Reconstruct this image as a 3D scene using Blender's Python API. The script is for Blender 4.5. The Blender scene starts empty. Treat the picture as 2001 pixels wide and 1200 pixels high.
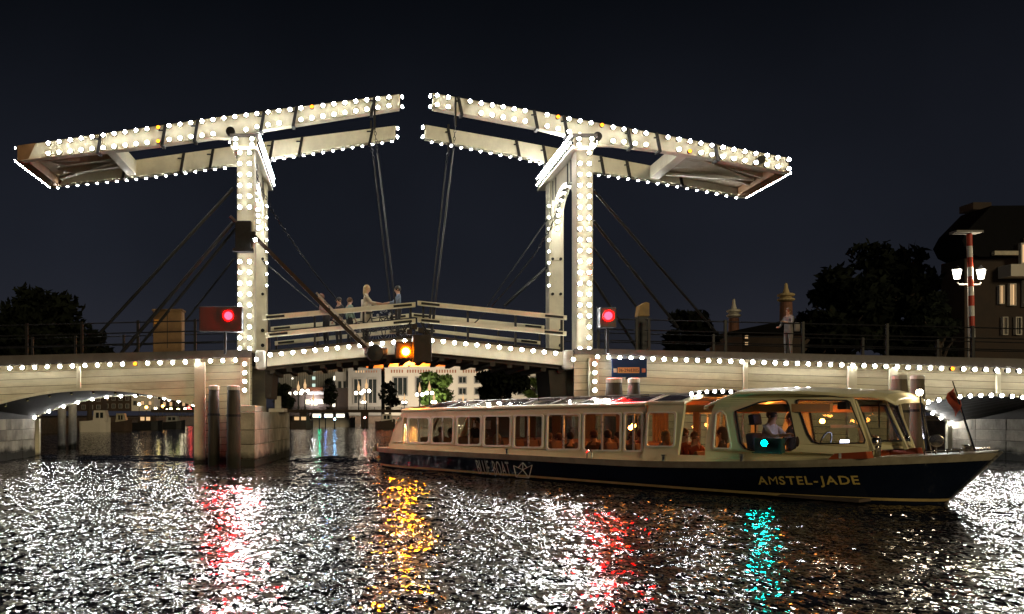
import bpy, math, random
import numpy as np
from mathutils import Vector, Matrix, Euler
from mathutils.geometry import tessellate_polygon
random.seed(7); rng = np.random.default_rng(7)
R = math.radians
sc = bpy.context.scene
C = sc.collection

# ------------------------------------------------------------------ camera
F, PX0, HOR, H = 1664.0, 690.0, 812.0, 1.55      # focal length in photo pixels, vanishing point, horizon row, eye height
cam_d = bpy.data.cameras.new('camera'); cam = bpy.data.objects.new('camera', cam_d); C.objects.link(cam)
cam.location = (0, 0, H); cam.rotation_euler = (R(90), 0, 0)
cam_d.sensor_width = 36; cam_d.lens = 36 * F / 2001
cam_d.shift_x = (1000.5 - PX0) / 2001; cam_d.shift_y = (HOR - 600) / 2001
cam_d.clip_start = 0.1; cam_d.clip_end = 6000
sc.camera = cam

# ------------------------------------------------------------------ sky, faint town light, exposure
W = bpy.data.worlds.new('World'); sc.world = W; W.use_nodes = True
nt = W.node_tree; nt.nodes.clear()
out = nt.nodes.new('ShaderNodeOutputWorld'); add = nt.nodes.new('ShaderNodeAddShader')
sky = nt.nodes.new('ShaderNodeTexSky'); sky.sky_type = 'NISHITA'; sky.sun_disc = False
sky.sun_elevation = R(14); sky.sun_rotation = R(160)
b1 = nt.nodes.new('ShaderNodeBackground'); b1.inputs['Strength'].default_value = 0.0004
nt.links.new(sky.outputs[0], b1.inputs['Color'])
tc = nt.nodes.new('ShaderNodeTexCoord'); sep = nt.nodes.new('ShaderNodeSeparateXYZ')
nt.links.new(tc.outputs['Generated'], sep.inputs[0])
rp = nt.nodes.new('ShaderNodeValToRGB'); rp.color_ramp.interpolation = 'EASE'
e = rp.color_ramp.elements
e[0].position = 0.0; e[0].color = (0.0178, 0.0182, 0.0260, 1)
e[1].position = 0.50; e[1].color = (0.0013, 0.0016, 0.0024, 1)
m1 = e.new(0.20); m1.color = (0.0082, 0.0092, 0.0140, 1)
nt.links.new(sep.outputs['Z'], rp.inputs[0])
nz = nt.nodes.new('ShaderNodeTexNoise'); nz.inputs['Scale'].default_value = 3.0; nz.inputs['Detail'].default_value = 4
nt.links.new(tc.outputs['Generated'], nz.inputs['Vector'])
mr = nt.nodes.new('ShaderNodeMapRange'); mr.inputs['To Min'].default_value = 0.45; mr.inputs['To Max'].default_value = 1.55
nt.links.new(nz.outputs[0], mr.inputs[0])
b2 = nt.nodes.new('ShaderNodeBackground'); nt.links.new(rp.outputs[0], b2.inputs['Color']); nt.links.new(mr.outputs[0], b2.inputs['Strength'])
nt.links.new(b1.outputs[0], add.inputs[0]); nt.links.new(b2.outputs[0], add.inputs[1]); nt.links.new(add.outputs[0], out.inputs[0])

sun_d = bpy.data.lights.new('town_light', 'SUN'); sun_d.energy = 0.92; sun_d.angle = R(14); sun_d.color = (1.0, 0.81, 0.47)
sun = bpy.data.objects.new('town_light', sun_d); C.objects.link(sun)
sun.rotation_euler = Vector((-0.36, 0.90, -0.25)).to_track_quat('-Z', 'Y').to_euler()
sc.view_settings.view_transform = 'Standard'; sc.view_settings.look = 'None'
sc.view_settings.exposure = 0; sc.view_settings.gamma = 1; sc.view_settings.use_curve_mapping = False
sc.cycles.use_denoising = True; sc.cycles.use_light_tree = True
sc.cycles.max_bounces = 7; sc.cycles.diffuse_bounces = 3; sc.cycles.glossy_bounces = 3
sc.cycles.transparent_max_bounces = 10; sc.cycles.sample_clamp_indirect = 4.0
sc.cycles.caustics_reflective = False; sc.cycles.caustics_refractive = False

# ------------------------------------------------------------------ helpers
def PX(px, d): return (px - PX0) * d / F
def PZ(py, d): return H + (HOR - py) * d / F
def P(px, py, d): return Vector((PX(px, d), d, PZ(py, d)))

class MB:
    def __init__(s): s.v = []; s.f = []; s.m = []; s.cur = 0
    def add(s, vs, fs):
        n = len(s.v); s.v += [tuple(v) for v in vs]
        s.f += [tuple(i + n for i in f) for f in fs]; s.m += [s.cur] * len(fs); return s
    def box(s, x0, x1, y0, y1, z0, z1):
        v = [(x0,y0,z0),(x1,y0,z0),(x1,y1,z0),(x0,y1,z0),(x0,y0,z1),(x1,y0,z1),(x1,y1,z1),(x0,y1,z1)]
        return s.add(v, [(0,3,2,1),(4,5,6,7),(0,1,5,4),(1,2,6,5),(2,3,7,6),(3,0,4,7)])
    def prism(s, poly, a, b, axis='y'):
        n = len(poly)
        def mk(p, t):
            return (p[0], t, p[1]) if axis == 'y' else ((t, p[0], p[1]) if axis == 'x' else (p[0], p[1], t))
        v = [mk(p, a) for p in poly] + [mk(p, b) for p in poly]
        fs = [(i, (i+1) % n, (i+1) % n + n, i + n) for i in range(n)]
        tr = tessellate_polygon([[Vector((p[0], p[1], 0)) for p in poly]])
        fs += [tuple(t) for t in tr] + [tuple(i + n for i in reversed(t)) for t in tr]
        return s.add(v, fs)
    def plate(s, outer, holes, fn, th):
        loops = [outer] + holes
        tr = tessellate_polygon([[Vector((p[0], p[1], 0)) for p in l] for l in loops])
        pts = [p for l in loops for p in l]; n = len(pts)
        v = [fn(p[0], p[1], 0) for p in pts] + [fn(p[0], p[1], th) for p in pts]
        fs = [tuple(t) for t in tr] + [tuple(i + n for i in reversed(t)) for t in tr]
        o = 0
        for l in loops:
            k = len(l)
            fs += [(o+i, o+(i+1) % k, o+(i+1) % k + n, o+i+n) for i in range(k)]; o += k
        return s.add(v, fs)
    def tube(s, pts, r, n=8, caps=True):
        pts = [Vector(p) for p in pts]; rs = r if isinstance(r, (list, tuple)) else [r] * len(pts)
        v = []; fs = []
        for i, p in enumerate(pts):
            t = (pts[min(i+1, len(pts)-1)] - pts[max(i-1, 0)]).normalized()
            a = t.cross(Vector((0, 0, 1)) if abs(t.z) < .95 else Vector((0, 1, 0))).normalized(); b = t.cross(a)
            for k in range(n):
                an = 2 * math.pi * k / n; v.append(p + (a * math.cos(an) + b * math.sin(an)) * rs[i])
        for i in range(len(pts) - 1):
            for k in range(n):
                fs.append((i*n+k, i*n+(k+1) % n, (i+1)*n+(k+1) % n, (i+1)*n+k))
        if caps:
            fs.append(tuple(range(n))[::-1]); fs.append(tuple(range((len(pts)-1)*n, len(pts)*n)))
        return s.add(v, fs)
    def bar(s, p0, p1, w, h, up=(0, 0, 1)):
        p0, p1 = Vector(p0), Vector(p1); t = (p1 - p0).normalized()
        a = t.cross(Vector(up)).normalized() * w / 2; b = a.cross(t).normalized() * h / 2
        v = [p0-a-b, p0+a-b, p0+a+b, p0-a+b, p1-a-b, p1+a-b, p1+a+b, p1-a+b]
        return s.add(v, [(3,2,1,0),(4,5,6,7),(0,1,5,4),(1,2,6,5),(2,3,7,6),(3,0,4,7)])
    def lathe(s, c, prof, n=12, ax='z'):
        v = []; fs = []; k = len(prof)
        for (r, z) in prof:
            for i in range(n):
                an = 2*math.pi*i/n; q = (r*math.cos(an), r*math.sin(an), z)
                if ax == 'y': q = (q[0], z, q[1])
                if ax == 'x': q = (z, q[0], q[1])
                v.append((c[0]+q[0], c[1]+q[1], c[2]+q[2]))
        for j in range(k-1):
            for i in range(n):
                fs.append((j*n+i, j*n+(i+1) % n, (j+1)*n+(i+1) % n, (j+1)*n+i))
        fs.append(tuple(range(n))[::-1]); fs.append(tuple(range((k-1)*n, k*n)))
        return s.add(v, fs)
    def ball(s, c, r, n=8, sz=(1, 1, 1)):
        pr = []
        v = [(c[0], c[1], c[2]-r*sz[2])]; fs = []; m = max(3, n//2)
        for j in range(1, m):
            a = math.pi*j/m
            for i in range(n):
                b = 2*math.pi*i/n
                v.append((c[0]+r*sz[0]*math.sin(a)*math.cos(b), c[1]+r*sz[1]*math.sin(a)*math.sin(b), c[2]-r*sz[2]*math.cos(a)))
        v.append((c[0], c[1], c[2]+r*sz[2])); L = len(v)-1
        for i in range(n):
            fs.append((0, 1+(i+1) % n, 1+i)); fs.append((L, L-n+i, L-n+(i+1) % n))
        for j in range(m-2):
            for i in range(n):
                fs.append((1+j*n+i, 1+j*n+(i+1) % n, 1+(j+1)*n+(i+1) % n, 1+(j+1)*n+i))
        return s.add(v, fs)

def wloc(o):
    p = Vector((0, 0, 0))
    while o is not None: p += Vector(o.location); o = o.parent
    return p
def props(o, label=None, cat=None, group=None, kind=None):
    if label: o['label'] = label
    if cat: o['category'] = cat
    if group: o['group'] = group
    if kind: o['kind'] = kind
    return o
def mesh_of(name, mb, mats, smooth=False, off=None):
    me = bpy.data.meshes.new(name)
    v = mb.v if off is None else [(a-off[0], b-off[1], c-off[2]) for a, b, c in mb.v]
    me.from_pydata(v, [], mb.f)
    for m in (mats if isinstance(mats, (list, tuple)) else [mats]): me.materials.append(m)
    if any(mb.m): me.polygons.foreach_set('material_index', mb.m)
    if smooth: me.polygons.foreach_set('use_smooth', [True]*len(me.polygons))
    me.update(); return me
def fixn(me):
    import bmesh
    bm = bmesh.new(); bm.from_mesh(me); bmesh.ops.recalc_face_normals(bm, faces=bm.faces); bm.to_mesh(me); bm.free()
def obj(name, mb, mats, parent=None, local=False, smooth=False, bevel=0, autos=False):
    """links ONE mesh object; vertices are given in world space unless local"""
    off = None if (local or parent is None) else wloc(parent)
    me = mesh_of(name, mb, mats, smooth, off); fixn(me)
    if autos: me.shade_smooth() if hasattr(me, 'shade_smooth') else None
    o = bpy.data.objects.new(name, me); C.objects.link(o); o.parent = parent
    if bevel:
        b = o.modifiers.new('bevel', 'BEVEL'); b.width = bevel; b.segments = 2; b.limit_method = 'ANGLE'
    return o
def thing(name, label, cat, loc=(0, 0, 0), group=None, rz=0):
    o = bpy.data.objects.new(name, None); C.objects.link(o); o.location = loc; o.rotation_euler = (0, 0, rz); o.empty_display_size = .2
    return props(o, label, cat, group)
def solo(name, mb, mats, label, cat, group=None, loc=None, **k):
    """a thing that is one mesh, its origin at loc"""
    me = mesh_of(name, mb, mats, k.get('smooth', False), loc); fixn(me)
    o = bpy.data.objects.new(name, me); C.objects.link(o)
    if loc is not None: o.location = loc
    if k.get('bevel'):
        b = o.modifiers.new('bevel', 'BEVEL'); b.width = k['bevel']; b.segments = 2; b.limit_method = 'ANGLE'
    return props(o, label, cat, group)
def struct(name, mb, mats, smooth=False):
    o = obj(name, mb, mats, smooth=smooth); o['kind'] = 'structure'; return o
def link_mesh(name, me, parent, loc, rot=(0, 0, 0), scale=None):
    o = bpy.data.objects.new(name, me); C.objects.link(o); o.parent = parent; o.location = loc; o.rotation_euler = rot
    if scale: o.scale = scale
    return o

# ------------------------------------------------------------------ materials
def mat(name, col, rough=.6, metal=0, var=.12, scale=3.0, bump=0, bscale=30, stain=None, stain_amt=0, stretch=(1, 1, 1), spec=.5, coat=0, tide=0):
    m = bpy.data.materials.new(name); m.use_nodes = True; n = m.node_tree; p = n.nodes['Principled BSDF']
    p.inputs['Roughness'].default_value = rough; p.inputs['Metallic'].default_value = metal
    p.inputs['Specular IOR Level'].default_value = spec; p.inputs['Coat Weight'].default_value = coat
    t = n.nodes.new('ShaderNodeTexCoord'); oi = n.nodes.new('ShaderNodeObjectInfo')
    mp = n.nodes.new('ShaderNodeMapping'); mp.inputs['Scale'].default_value = stretch
    n.links.new(t.outputs['Object'], mp.inputs[0])
    vadd = n.nodes.new('ShaderNodeVectorMath'); vadd.operation = 'ADD'
    n.links.new(mp.outputs[0], vadd.inputs[0])
    rs = n.nodes.new('ShaderNodeMath'); rs.operation = 'MULTIPLY'; rs.inputs[1].default_value = 37
    n.links.new(oi.outputs['Random'], rs.inputs[0]); n.links.new(rs.outputs[0], vadd.inputs[1])
    a = n.nodes.new('ShaderNodeTexNoise'); a.inputs['Scale'].default_value = scale; a.inputs['Detail'].default_value = 6; a.inputs['Roughness'].default_value = .65
    n.links.new(vadd.outputs[0], a.inputs['Vector'])
    r = n.nodes.new('ShaderNodeMapRange'); r.inputs[1].default_value = .3; r.inputs[2].default_value = .7
    r.inputs['To Min'].default_value = 1-var*1.6; r.inputs['To Max'].default_value = 1+var
    n.links.new(a.outputs[0], r.inputs[0])
    hs = n.nodes.new('ShaderNodeMix'); hs.data_type = 'RGBA'; hs.blend_type = 'MULTIPLY'; hs.inputs[0].default_value = 1
    hs.inputs[6].default_value = (*col, 1); n.links.new(r.outputs[0], hs.inputs[7])
    cur = hs.outputs[2]
    r2 = n.nodes.new('ShaderNodeMapRange'); r2.inputs['To Min'].default_value = 1-var*.8; r2.inputs['To Max'].default_value = 1+var*.5
    n.links.new(oi.outputs['Random'], r2.inputs[0])
    h2 = n.nodes.new('ShaderNodeMix'); h2.data_type = 'RGBA'; h2.blend_type = 'MULTIPLY'; h2.inputs[0].default_value = 1
    n.links.new(cur, h2.inputs[6]); n.links.new(r2.outputs[0], h2.inputs[7]); cur = h2.outputs[2]
    if stain:
        s = n.nodes.new('ShaderNodeTexNoise'); s.inputs['Scale'].default_value = scale*.6; s.inputs['Detail'].default_value = 8; s.inputs['Roughness'].default_value = .75
        ms = n.nodes.new('ShaderNodeMapping'); ms.inputs['Scale'].default_value = (1.6, 1.6, .35)
        n.links.new(vadd.outputs[0], ms.inputs[0]); n.links.new(ms.outputs[0], s.inputs['Vector'])
        q = n.nodes.new('ShaderNodeMapRange'); q.inputs[1].default_value = .52; q.inputs[2].default_value = .72; q.inputs['To Max'].default_value = stain_amt
        n.links.new(s.outputs[0], q.inputs[0])
        x = n.nodes.new('ShaderNodeMix'); x.data_type = 'RGBA'; n.links.new(q.outputs[0], x.inputs[0]); n.links.new(cur, x.inputs[6]); x.inputs[7].default_value = (*stain, 1)
        cur = x.outputs[2]
    if tide:      # algae and wet dirt left by the river on whatever stands in it
        ge = n.nodes.new('ShaderNodeNewGeometry'); sx = n.nodes.new('ShaderNodeSeparateXYZ'); n.links.new(ge.outputs['Position'], sx.inputs[0])
        tn = n.nodes.new('ShaderNodeTexNoise'); tn.inputs['Scale'].default_value = 2.2; tn.inputs['Detail'].default_value = 6; n.links.new(ge.outputs['Position'], tn.inputs['Vector'])
        tm = n.nodes.new('ShaderNodeMath'); tm.operation = 'MULTIPLY_ADD'; tm.inputs[1].default_value = .55; n.links.new(tn.outputs[0], tm.inputs[0]); n.links.new(sx.outputs['Z'], tm.inputs[2])
        tr = n.nodes.new('ShaderNodeMapRange'); tr.inputs[1].default_value = tide+.22; tr.inputs[2].default_value = tide+.42; tr.inputs['To Min'].default_value = 1; tr.inputs['To Max'].default_value = 0
        n.links.new(tm.outputs[0], tr.inputs[0]); tx = n.nodes.new('ShaderNodeMix'); tx.data_type = 'RGBA'; n.links.new(tr.outputs[0], tx.inputs[0]); n.links.new(cur, tx.inputs[6]); tx.inputs[7].default_value = (.022, .020, .012, 1); cur = tx.outputs[2]
    n.links.new(cur, p.inputs['Base Color'])
    rr = n.nodes.new('ShaderNodeMapRange'); rr.inputs['To Min'].default_value = max(0, rough-.12); rr.inputs['To Max'].default_value = min(1, rough+.12)
    n.links.new(a.outputs[0], rr.inputs[0]); n.links.new(rr.outputs[0], p.inputs['Roughness'])
    if bump:
        b = n.nodes.new('ShaderNodeTexNoise'); b.inputs['Scale'].default_value = bscale; b.inputs['Detail'].default_value = 5
        n.links.new(vadd.outputs[0], b.inputs['Vector'])
        bn = n.nodes.new('ShaderNodeBump'); bn.inputs['Strength'].default_value = bump; bn.inputs['Distance'].default_value = .02
        n.links.new(b.outputs[0], bn.inputs['Height']); n.links.new(bn.outputs[0], p.inputs['Normal'])
    return m
def emit(name, col, s):
    m = bpy.data.materials.new(name); m.use_nodes = True; p = m.node_tree.nodes['Principled BSDF']
    p.inputs['Base Color'].default_value = (0, 0, 0, 1); p.inputs['Roughness'].default_value = .9; p.inputs['Specular IOR Level'].default_value = 0
    p.inputs['Emission Color'].default_value = (*col, 1); p.inputs['Emission Strength'].default_value = s; return m
def glass(name, tint=(.85, .88, .86), rough=.01, ior=1.5, dark=0):
    m = bpy.data.materials.new(name); m.use_nodes = True; n = m.node_tree; n.nodes.clear()
    o = n.nodes.new('ShaderNodeOutputMaterial'); mx = n.nodes.new('ShaderNodeMixShader')
    t = n.nodes.new('ShaderNodeBsdfTransparent'); t.inputs[0].default_value = (*tint, 1)
    g = n.nodes.new('ShaderNodeBsdfGlossy'); g.inputs['Roughness'].default_value = rough
    fr = n.nodes.new('ShaderNodeFresnel'); ge = n.nodes.new('ShaderNodeNewGeometry'); io = n.nodes.new('ShaderNodeMapRange')   # a thin pane: both faces mirror alike
    io.inputs['To Min'].default_value = ior; io.inputs['To Max'].default_value = 1/ior
    n.links.new(ge.outputs['Backfacing'], io.inputs[0]); n.links.new(io.outputs[0], fr.inputs[0])
    n.links.new(fr.outputs[0], mx.inputs[0]); n.links.new(t.outputs[0], mx.inputs[1]); n.links.new(g.outputs[0], mx.inputs[2]); n.links.new(mx.outputs[0], o.inputs[0])
    return m

M = {}
M['white'] = mat('white_paint', (.72, .67, .50), .45, tide=.15, var=.10, scale=1.4, stain=(.38, .30, .18), stain_amt=.35, bump=.15, bscale=25)
M['board'] = mat('board_paint', (.64, .57, .39), .5, tide=.25, var=.16, scale=1.1, stain=(.30, .23, .14), stain_amt=.5, bump=.25, bscale=22, stretch=(.5, 1, 2.5))
M['counter'] = mat('weight_panel_paint', (.50, .42, .27), .6, var=.15, scale=1.6, stain=(.22, .13, .06), stain_amt=.7)
M['endbrown'] = mat('beam_end_brown', (.25, .13, .055), .6, var=.2, scale=2)
M['iron'] = mat('black_iron', (.012, .012, .014), .5, metal=.1, spec=.3, var=.3, scale=6)
M['rust'] = mat('rusty_iron', (.032, .018, .010), .55, metal=.1, spec=.3, var=.35, scale=4, stain=(.03, .02, .015), stain_amt=.8)
M['tar'] = mat('tarred_wood', (.06, .045, .032), .7, tide=.3, var=.3, scale=5, stretch=(3, 3, .4), bump=.4, bscale=18, stain=(.12, .09, .05), stain_amt=.5)
M['pilegrey'] = mat('grey_pile_wood', (.17, .135, .09), .75, tide=.3, var=.25, scale=4, stretch=(3, 3, .4), bump=.5, bscale=16, stain=(.06, .045, .03), stain_amt=.7)
M['cap'] = mat('pile_cap_paint', (.62, .58, .50), .5, tide=.2, var=.15)
M['concrete'] = mat('stained_concrete', (.44, .39, .31), .8, tide=.28, var=.3, scale=1.3, bump=.5, bscale=14, stain=(.05, .045, .035), stain_amt=.85)
M['coping'] = mat('dark_coping', (.10, .085, .075), .6, var=.2, scale=2)
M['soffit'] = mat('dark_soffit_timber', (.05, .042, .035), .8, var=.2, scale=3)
M['asphalt'] = mat('bridge_deck_timber', (.06, .055, .05), .85, var=.2)
M['tan'] = mat('tan_board', (.20, .11, .042), .6, var=.2, scale=3)
M['yellowtan'] = mat('yellow_cover', (.28, .16, .035), .6, var=.2, scale=3)
M['orange'] = mat('orange_label', (.85, .38, .05), .5)
M['blue'] = mat('blue_sign_enamel', (.010, .045, .16), .6, var=.08, spec=.2)
M['platey'] = mat('orange_plate', (.80, .45, .16), .5, var=.05)
M['ink'] = mat('dark_lettering', (.05, .03, .03), .6)
M['wletter'] = mat('pale_lettering', (.78, .76, .68), .5)
M['hull'] = mat('navy_hull_paint', (.008, .013, .030), .16, var=.3, scale=.7, coat=.6, bump=.03, bscale=5)
M['cream'] = mat('cream_boat_paint', (.74, .68, .44), .30, var=.08, scale=1.2, coat=.25)
M['creamf'] = mat('pale_window_frame', (.74, .72, .62), .3, var=.05)
M['strake'] = mat('grey_rubbing_strake', (.42, .37, .27), .4, var=.2, scale=3, stain=(.2, .15, .09), stain_amt=.6)
M['stripe'] = mat('gold_stripe_paint', (.55, .40, .16), .4, var=.15)
M['gold'] = mat('gold_lettering', (.75, .55, .16), .4, var=.1)
M['chrome'] = mat('polished_steel', (.62, .58, .50), .15, metal=1, var=.1)
M['roofglass'] = mat('dark_roof_glass', (.035, .03, .035), .08, var=.2, coat=.5)
M['silver'] = mat('silver_trim', (.60, .58, .55), .28, metal=.6, var=.1)
M['lining'] = mat('orange_ceiling_lining', (.62, .30, .12), .6, var=.08)
M['seat'] = mat('brown_seat', (.30, .15, .08), .6)
M['seatblue'] = mat('blue_seat', (.02, .05, .13), .6)
M['floor'] = mat('boat_floor', (.10, .07, .05), .7)
M['redbox'] = mat('red_locker_paint', (.42, .08, .02), .35, var=.15)
M['blackp'] = mat('black_plastic', (.015, .015, .017), .5)
M['redflag'] = mat('red_flag_cloth', (.40, .06, .025), .8)
M['whitecloth'] = mat('white_cloth', (.72, .70, .66), .85)
M['glass'] = glass('window_glass', (.80, .80, .76))
M['blueglass'] = mat('pale_blue_rear_glass', (.50, .66, .66), .2, var=.05)
M['lampglass'] = emit('lit_lantern_glass', (1.0, .92, .74), 9)
M['bulb'] = emit('lit_bulb', (1.0, .985, .94), 265)
M['amber'] = emit('amber_bulb', (1.0, .24, .01), 7)
M['dim'] = emit('dim_yellow_bulb', (.9, .75, .25), 1.1)
M['red'] = emit('red_signal_lens', (1.0, .0001, .0002), 2500)
M['orangelamp'] = emit('orange_signal_lens', (1.0, .22, .001), 1700)
M['teal'] = emit('green_running_lens', (.0, .85, .62), 420)
M['mast'] = emit('mast_lens', (1.0, .80, .55), 90)
M['warm'] = emit('warm_cabin_lamp', (1.0, .33, .06), 85)
M['helmfill'] = emit('helm_fill_panel', (.62, .66, 1.0), 45)  # bluish glow of the panel added to brighten the captain
M['wood'] = mat('brown_cabin_wood', (.20, .10, .045), .5, var=.15)
M['curtain'] = mat('grey_brown_curtain', (.30, .22, .17), .85, var=.2, scale=6, stretch=(8, 8, .3))
M['winlit'] = emit('lit_room', (1.0, .62, .30), .9)
M['wincool'] = emit('cool_lit_room', (.75, 1.0, .85), .9)
M['winwhite'] = emit('bright_shop_window', (1.0, .93, .72), 2.4)

# one bulb in its socket: pale dome that gives off light, dark cup behind it that keeps it off the board
def bulb_mesh(name, em, r=.058):
    b = MB(); n = 8
    b.lathe((0, 0, 0), [(r*1.22, -.055), (r*1.2, .0345), (r*1.05, .0345), (r*1.01, .026)], n)
    b.cur = 1; pr = []
    for i in range(4):
        a = i * math.pi/2 / 3.6; pr.append((r*math.cos(a), .026 + r*.8*math.sin(a)))
    b.lathe((0, 0, 0), pr, n)
    me = mesh_of(name, b, [M['iron'], em]); fixn(me)
    me.polygons.foreach_set('use_smooth', [i == 1 for i in b.m]); return me
BULB = bulb_mesh('light_bulb', M['bulb']); AMB = bulb_mesh('amber_bulb', M['amber']); DIM = bulb_mesh('dim_bulb', M['dim'], .04)
SMALL = bulb_mesh('small_bulb', M['bulb'], .040)
def bulb(parent, p, d=(0, -1, 0), me=None, amber=.012):
    d = Vector(d).normalized(); me = me or (AMB if random.random() < amber else BULB)
    o = link_mesh('light_bulb', me, parent, Vector(p) + d*.055 - wloc(parent), d.to_track_quat('Z', 'Y').to_euler())
    if me is AMB: o['label'] = 'amber bulb among the white ones'
    return o

D0 = 27.733                      # distance of the near face of the bridge: 60 photo pixels to the metre
def X(px): return PX(px, D0)
def Z(py): return PZ(py, D0)
DN, DFR = 28.2, 31.25            # near and far balance beam
def lerp_pts(pts): xs = [p[0] for p in pts]; ys = [p[1] for p in pts]; return lambda x: float(np.interp(x, xs, ys))

# ------------------------------------------------------------------ water
CH1, CH2 = .34, .22
def waves(xx, yy):
    h = np.zeros_like(xx); r = np.random.default_rng(3)
    for lam, n, sl in ((2.6, 5, .020), (1.3, 7, .035), (.65, 9, .050), (.36, 12, .060), (.22, 12, .050)):
        for i in range(n):
            l = lam*r.uniform(.75, 1.3); th = r.normal(math.pi/2+.15, .55); k = 2*math.pi/l
            a = sl/k/math.sqrt(n)*1.4
            ph = k*(xx*math.cos(th)+yy*math.sin(th)) + r.uniform(0, 6.28)
            ph = ph + .9*np.sin(.55*xx*r.uniform(.6, 1.6)+r.uniform(0, 6))*np.cos(.4*yy*r.uniform(.6, 1.6)+r.uniform(0, 6))
            h += a*np.sin(ph)
    g = .65 + .55*np.sin(.33*xx+.21*yy+1)*np.sin(.27*yy-.12*xx+.5) + .2*np.sin(.9*yy+.2*xx)
    return h*np.clip(g, .25, 1.4)
def water_grid(x0, x1, y0, y1, nx, ny, fade=2.5):
    xs = np.linspace(x0, x1, nx); ys = np.linspace(y0, y1, ny); xx, yy = np.meshgrid(xs, ys)
    h = waves(xx, yy)
    ed = np.minimum(np.minimum(xx-x0, x1-xx), np.minimum(yy-y0, y1-yy)); h *= np.clip(ed/fade, 0, 1)
    co = np.stack([xx, yy, h], -1).reshape(-1, 3).astype(np.float32)
    i = np.arange(nx-1); j = np.arange(ny-1); ii, jj = np.meshgrid(i, j); a = (jj*nx+ii).ravel()
    q = np.stack([a, a+1, a+nx+1, a+nx], -1).astype(np.int32)
    me = bpy.data.meshes.new('river_water'); me.vertices.add(len(co)); me.vertices.foreach_set('co', co.ravel())
    me.loops.add(q.size); me.loops.foreach_set('vertex_index', q.ravel())
    me.polygons.add(len(q)); me.polygons.foreach_set('loop_start', np.arange(0, q.size, 4, dtype=np.int32))
    me.polygons.foreach_set('use_smooth', np.ones(len(q), dtype=bool)); me.update(calc_edges=True); return me
wm = bpy.data.materials.new('river_water'); wm.use_nodes = True; n = wm.node_tree; p = n.nodes['Principled BSDF']
p.inputs['Base Color'].default_value = (.012, .012, .013, 1); p.inputs['Roughness'].default_value = .07; p.inputs['IOR'].default_value = 1.40
g = n.nodes.new('ShaderNodeNewGeometry')
mq = n.nodes.new('ShaderNodeMapping'); mq.inputs['Scale'].default_value = (.35, 1.1, 1); n.links.new(g.outputs['Position'], mq.inputs[0])
cn = n.nodes.new('ShaderNodeTexNoise'); cn.inputs['Scale'].default_value = .8; cn.inputs['Detail'].default_value = 4; cn.inputs['Roughness'].default_value = .6; n.links.new(mq.outputs[0], cn.inputs['Vector'])
cr_ = n.nodes.new('ShaderNodeMapRange'); cr_.inputs[1].default_value = .38; cr_.inputs[2].default_value = .60; cr_.inputs['To Min'].default_value = .35; cr_.inputs['To Max'].default_value = 1.12
n.links.new(cn.outputs[0], cr_.inputs[0]); calm = cr_.outputs[0]
def chop(scale, amt, off):
    """small wavelets: every cell of the broken surface faces its own way"""
    mp = n.nodes.new('ShaderNodeMapping'); mp.inputs['Scale'].default_value = scale; mp.inputs['Location'].default_value = off
    n.links.new(g.outputs['Position'], mp.inputs[0])
    w = n.nodes.new('ShaderNodeTexNoise'); w.inputs['Scale'].default_value = .8; w.inputs['Detail'].default_value = 2
    n.links.new(mp.outputs[0], w.inputs['Vector'])
    ad = n.nodes.new('ShaderNodeVectorMath'); ad.operation = 'MULTIPLY_ADD'; ad.inputs[1].default_value = (1.2, 1.2, 1.2)
    n.links.new(w.outputs['Color'], ad.inputs[0]); n.links.new(mp.outputs[0], ad.inputs[2])
    vo = n.nodes.new('ShaderNodeTexVoronoi'); vo.feature = 'F1'; vo.inputs['Scale'].default_value = 1
    n.links.new(ad.outputs[0], vo.inputs['Vector'])
    sb = n.nodes.new('ShaderNodeVectorMath'); sb.operation = 'SUBTRACT'; sb.inputs[1].default_value = (.5, .5, .5)
    n.links.new(vo.outputs['Color'], sb.inputs[0])
    ml = n.nodes.new('ShaderNodeVectorMath'); ml.operation = 'MULTIPLY'; ml.inputs[1].default_value = (amt*.8, amt, 0)
    n.links.new(sb.outputs[0], ml.inputs[0]); sc_ = n.nodes.new('ShaderNodeVectorMath'); sc_.operation = 'SCALE'; n.links.new(ml.outputs[0], sc_.inputs[0]); n.links.new(calm, sc_.inputs['Scale']); return sc_.outputs[0]
c1 = chop((15, 9, 1), CH1, (0, 0, 0)); c2 = chop((38, 20, 1), CH2, (3, 5, 0))
s1 = n.nodes.new('ShaderNodeVectorMath'); s1.operation = 'ADD'; n.links.new(c1, s1.inputs[0]); n.links.new(c2, s1.inputs[1])
s2 = n.nodes.new('ShaderNodeVectorMath'); s2.operation = 'ADD'; n.links.new(s1.outputs[0], s2.inputs[0]); n.links.new(g.outputs['Normal'], s2.inputs[1])
s3 = n.nodes.new('ShaderNodeVectorMath'); s3.operation = 'NORMALIZE'; n.links.new(s2.outputs[0], s3.inputs[0]); n.links.new(s3.outputs[0], p.inputs['Normal'])
M['water'] = wm
me = water_grid(-22, 30, 3.5, 34, 1041, 611); me.materials.append(wm)
o = bpy.data.objects.new('river_water', me); C.objects.link(o); o['kind'] = 'structure'
b = MB()
for (x0, x1, y0, y1) in ((-400, -22, -60, 34), (30, 400, -60, 34), (-22, 30, -60, 3.5), (-400, 400, 34, 900)):
    b.add([(x0, y0, 0), (x1, y0, 0), (x1, y1, 0), (x0, y1, 0)], [(0, 1, 2, 3)])
o = struct('river_water', b, wm)
M['ground'] = mat('bank_ground', (.05, .045, .035), .9)
M['quay'] = mat('quay_brick', (.10, .07, .05), .85, var=.3, scale=3, bump=.4)
b = MB(); b.box(-2500, 2500, -2500, 2500, -4.5, -4)
struct('ground', b, M['ground'])
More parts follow.
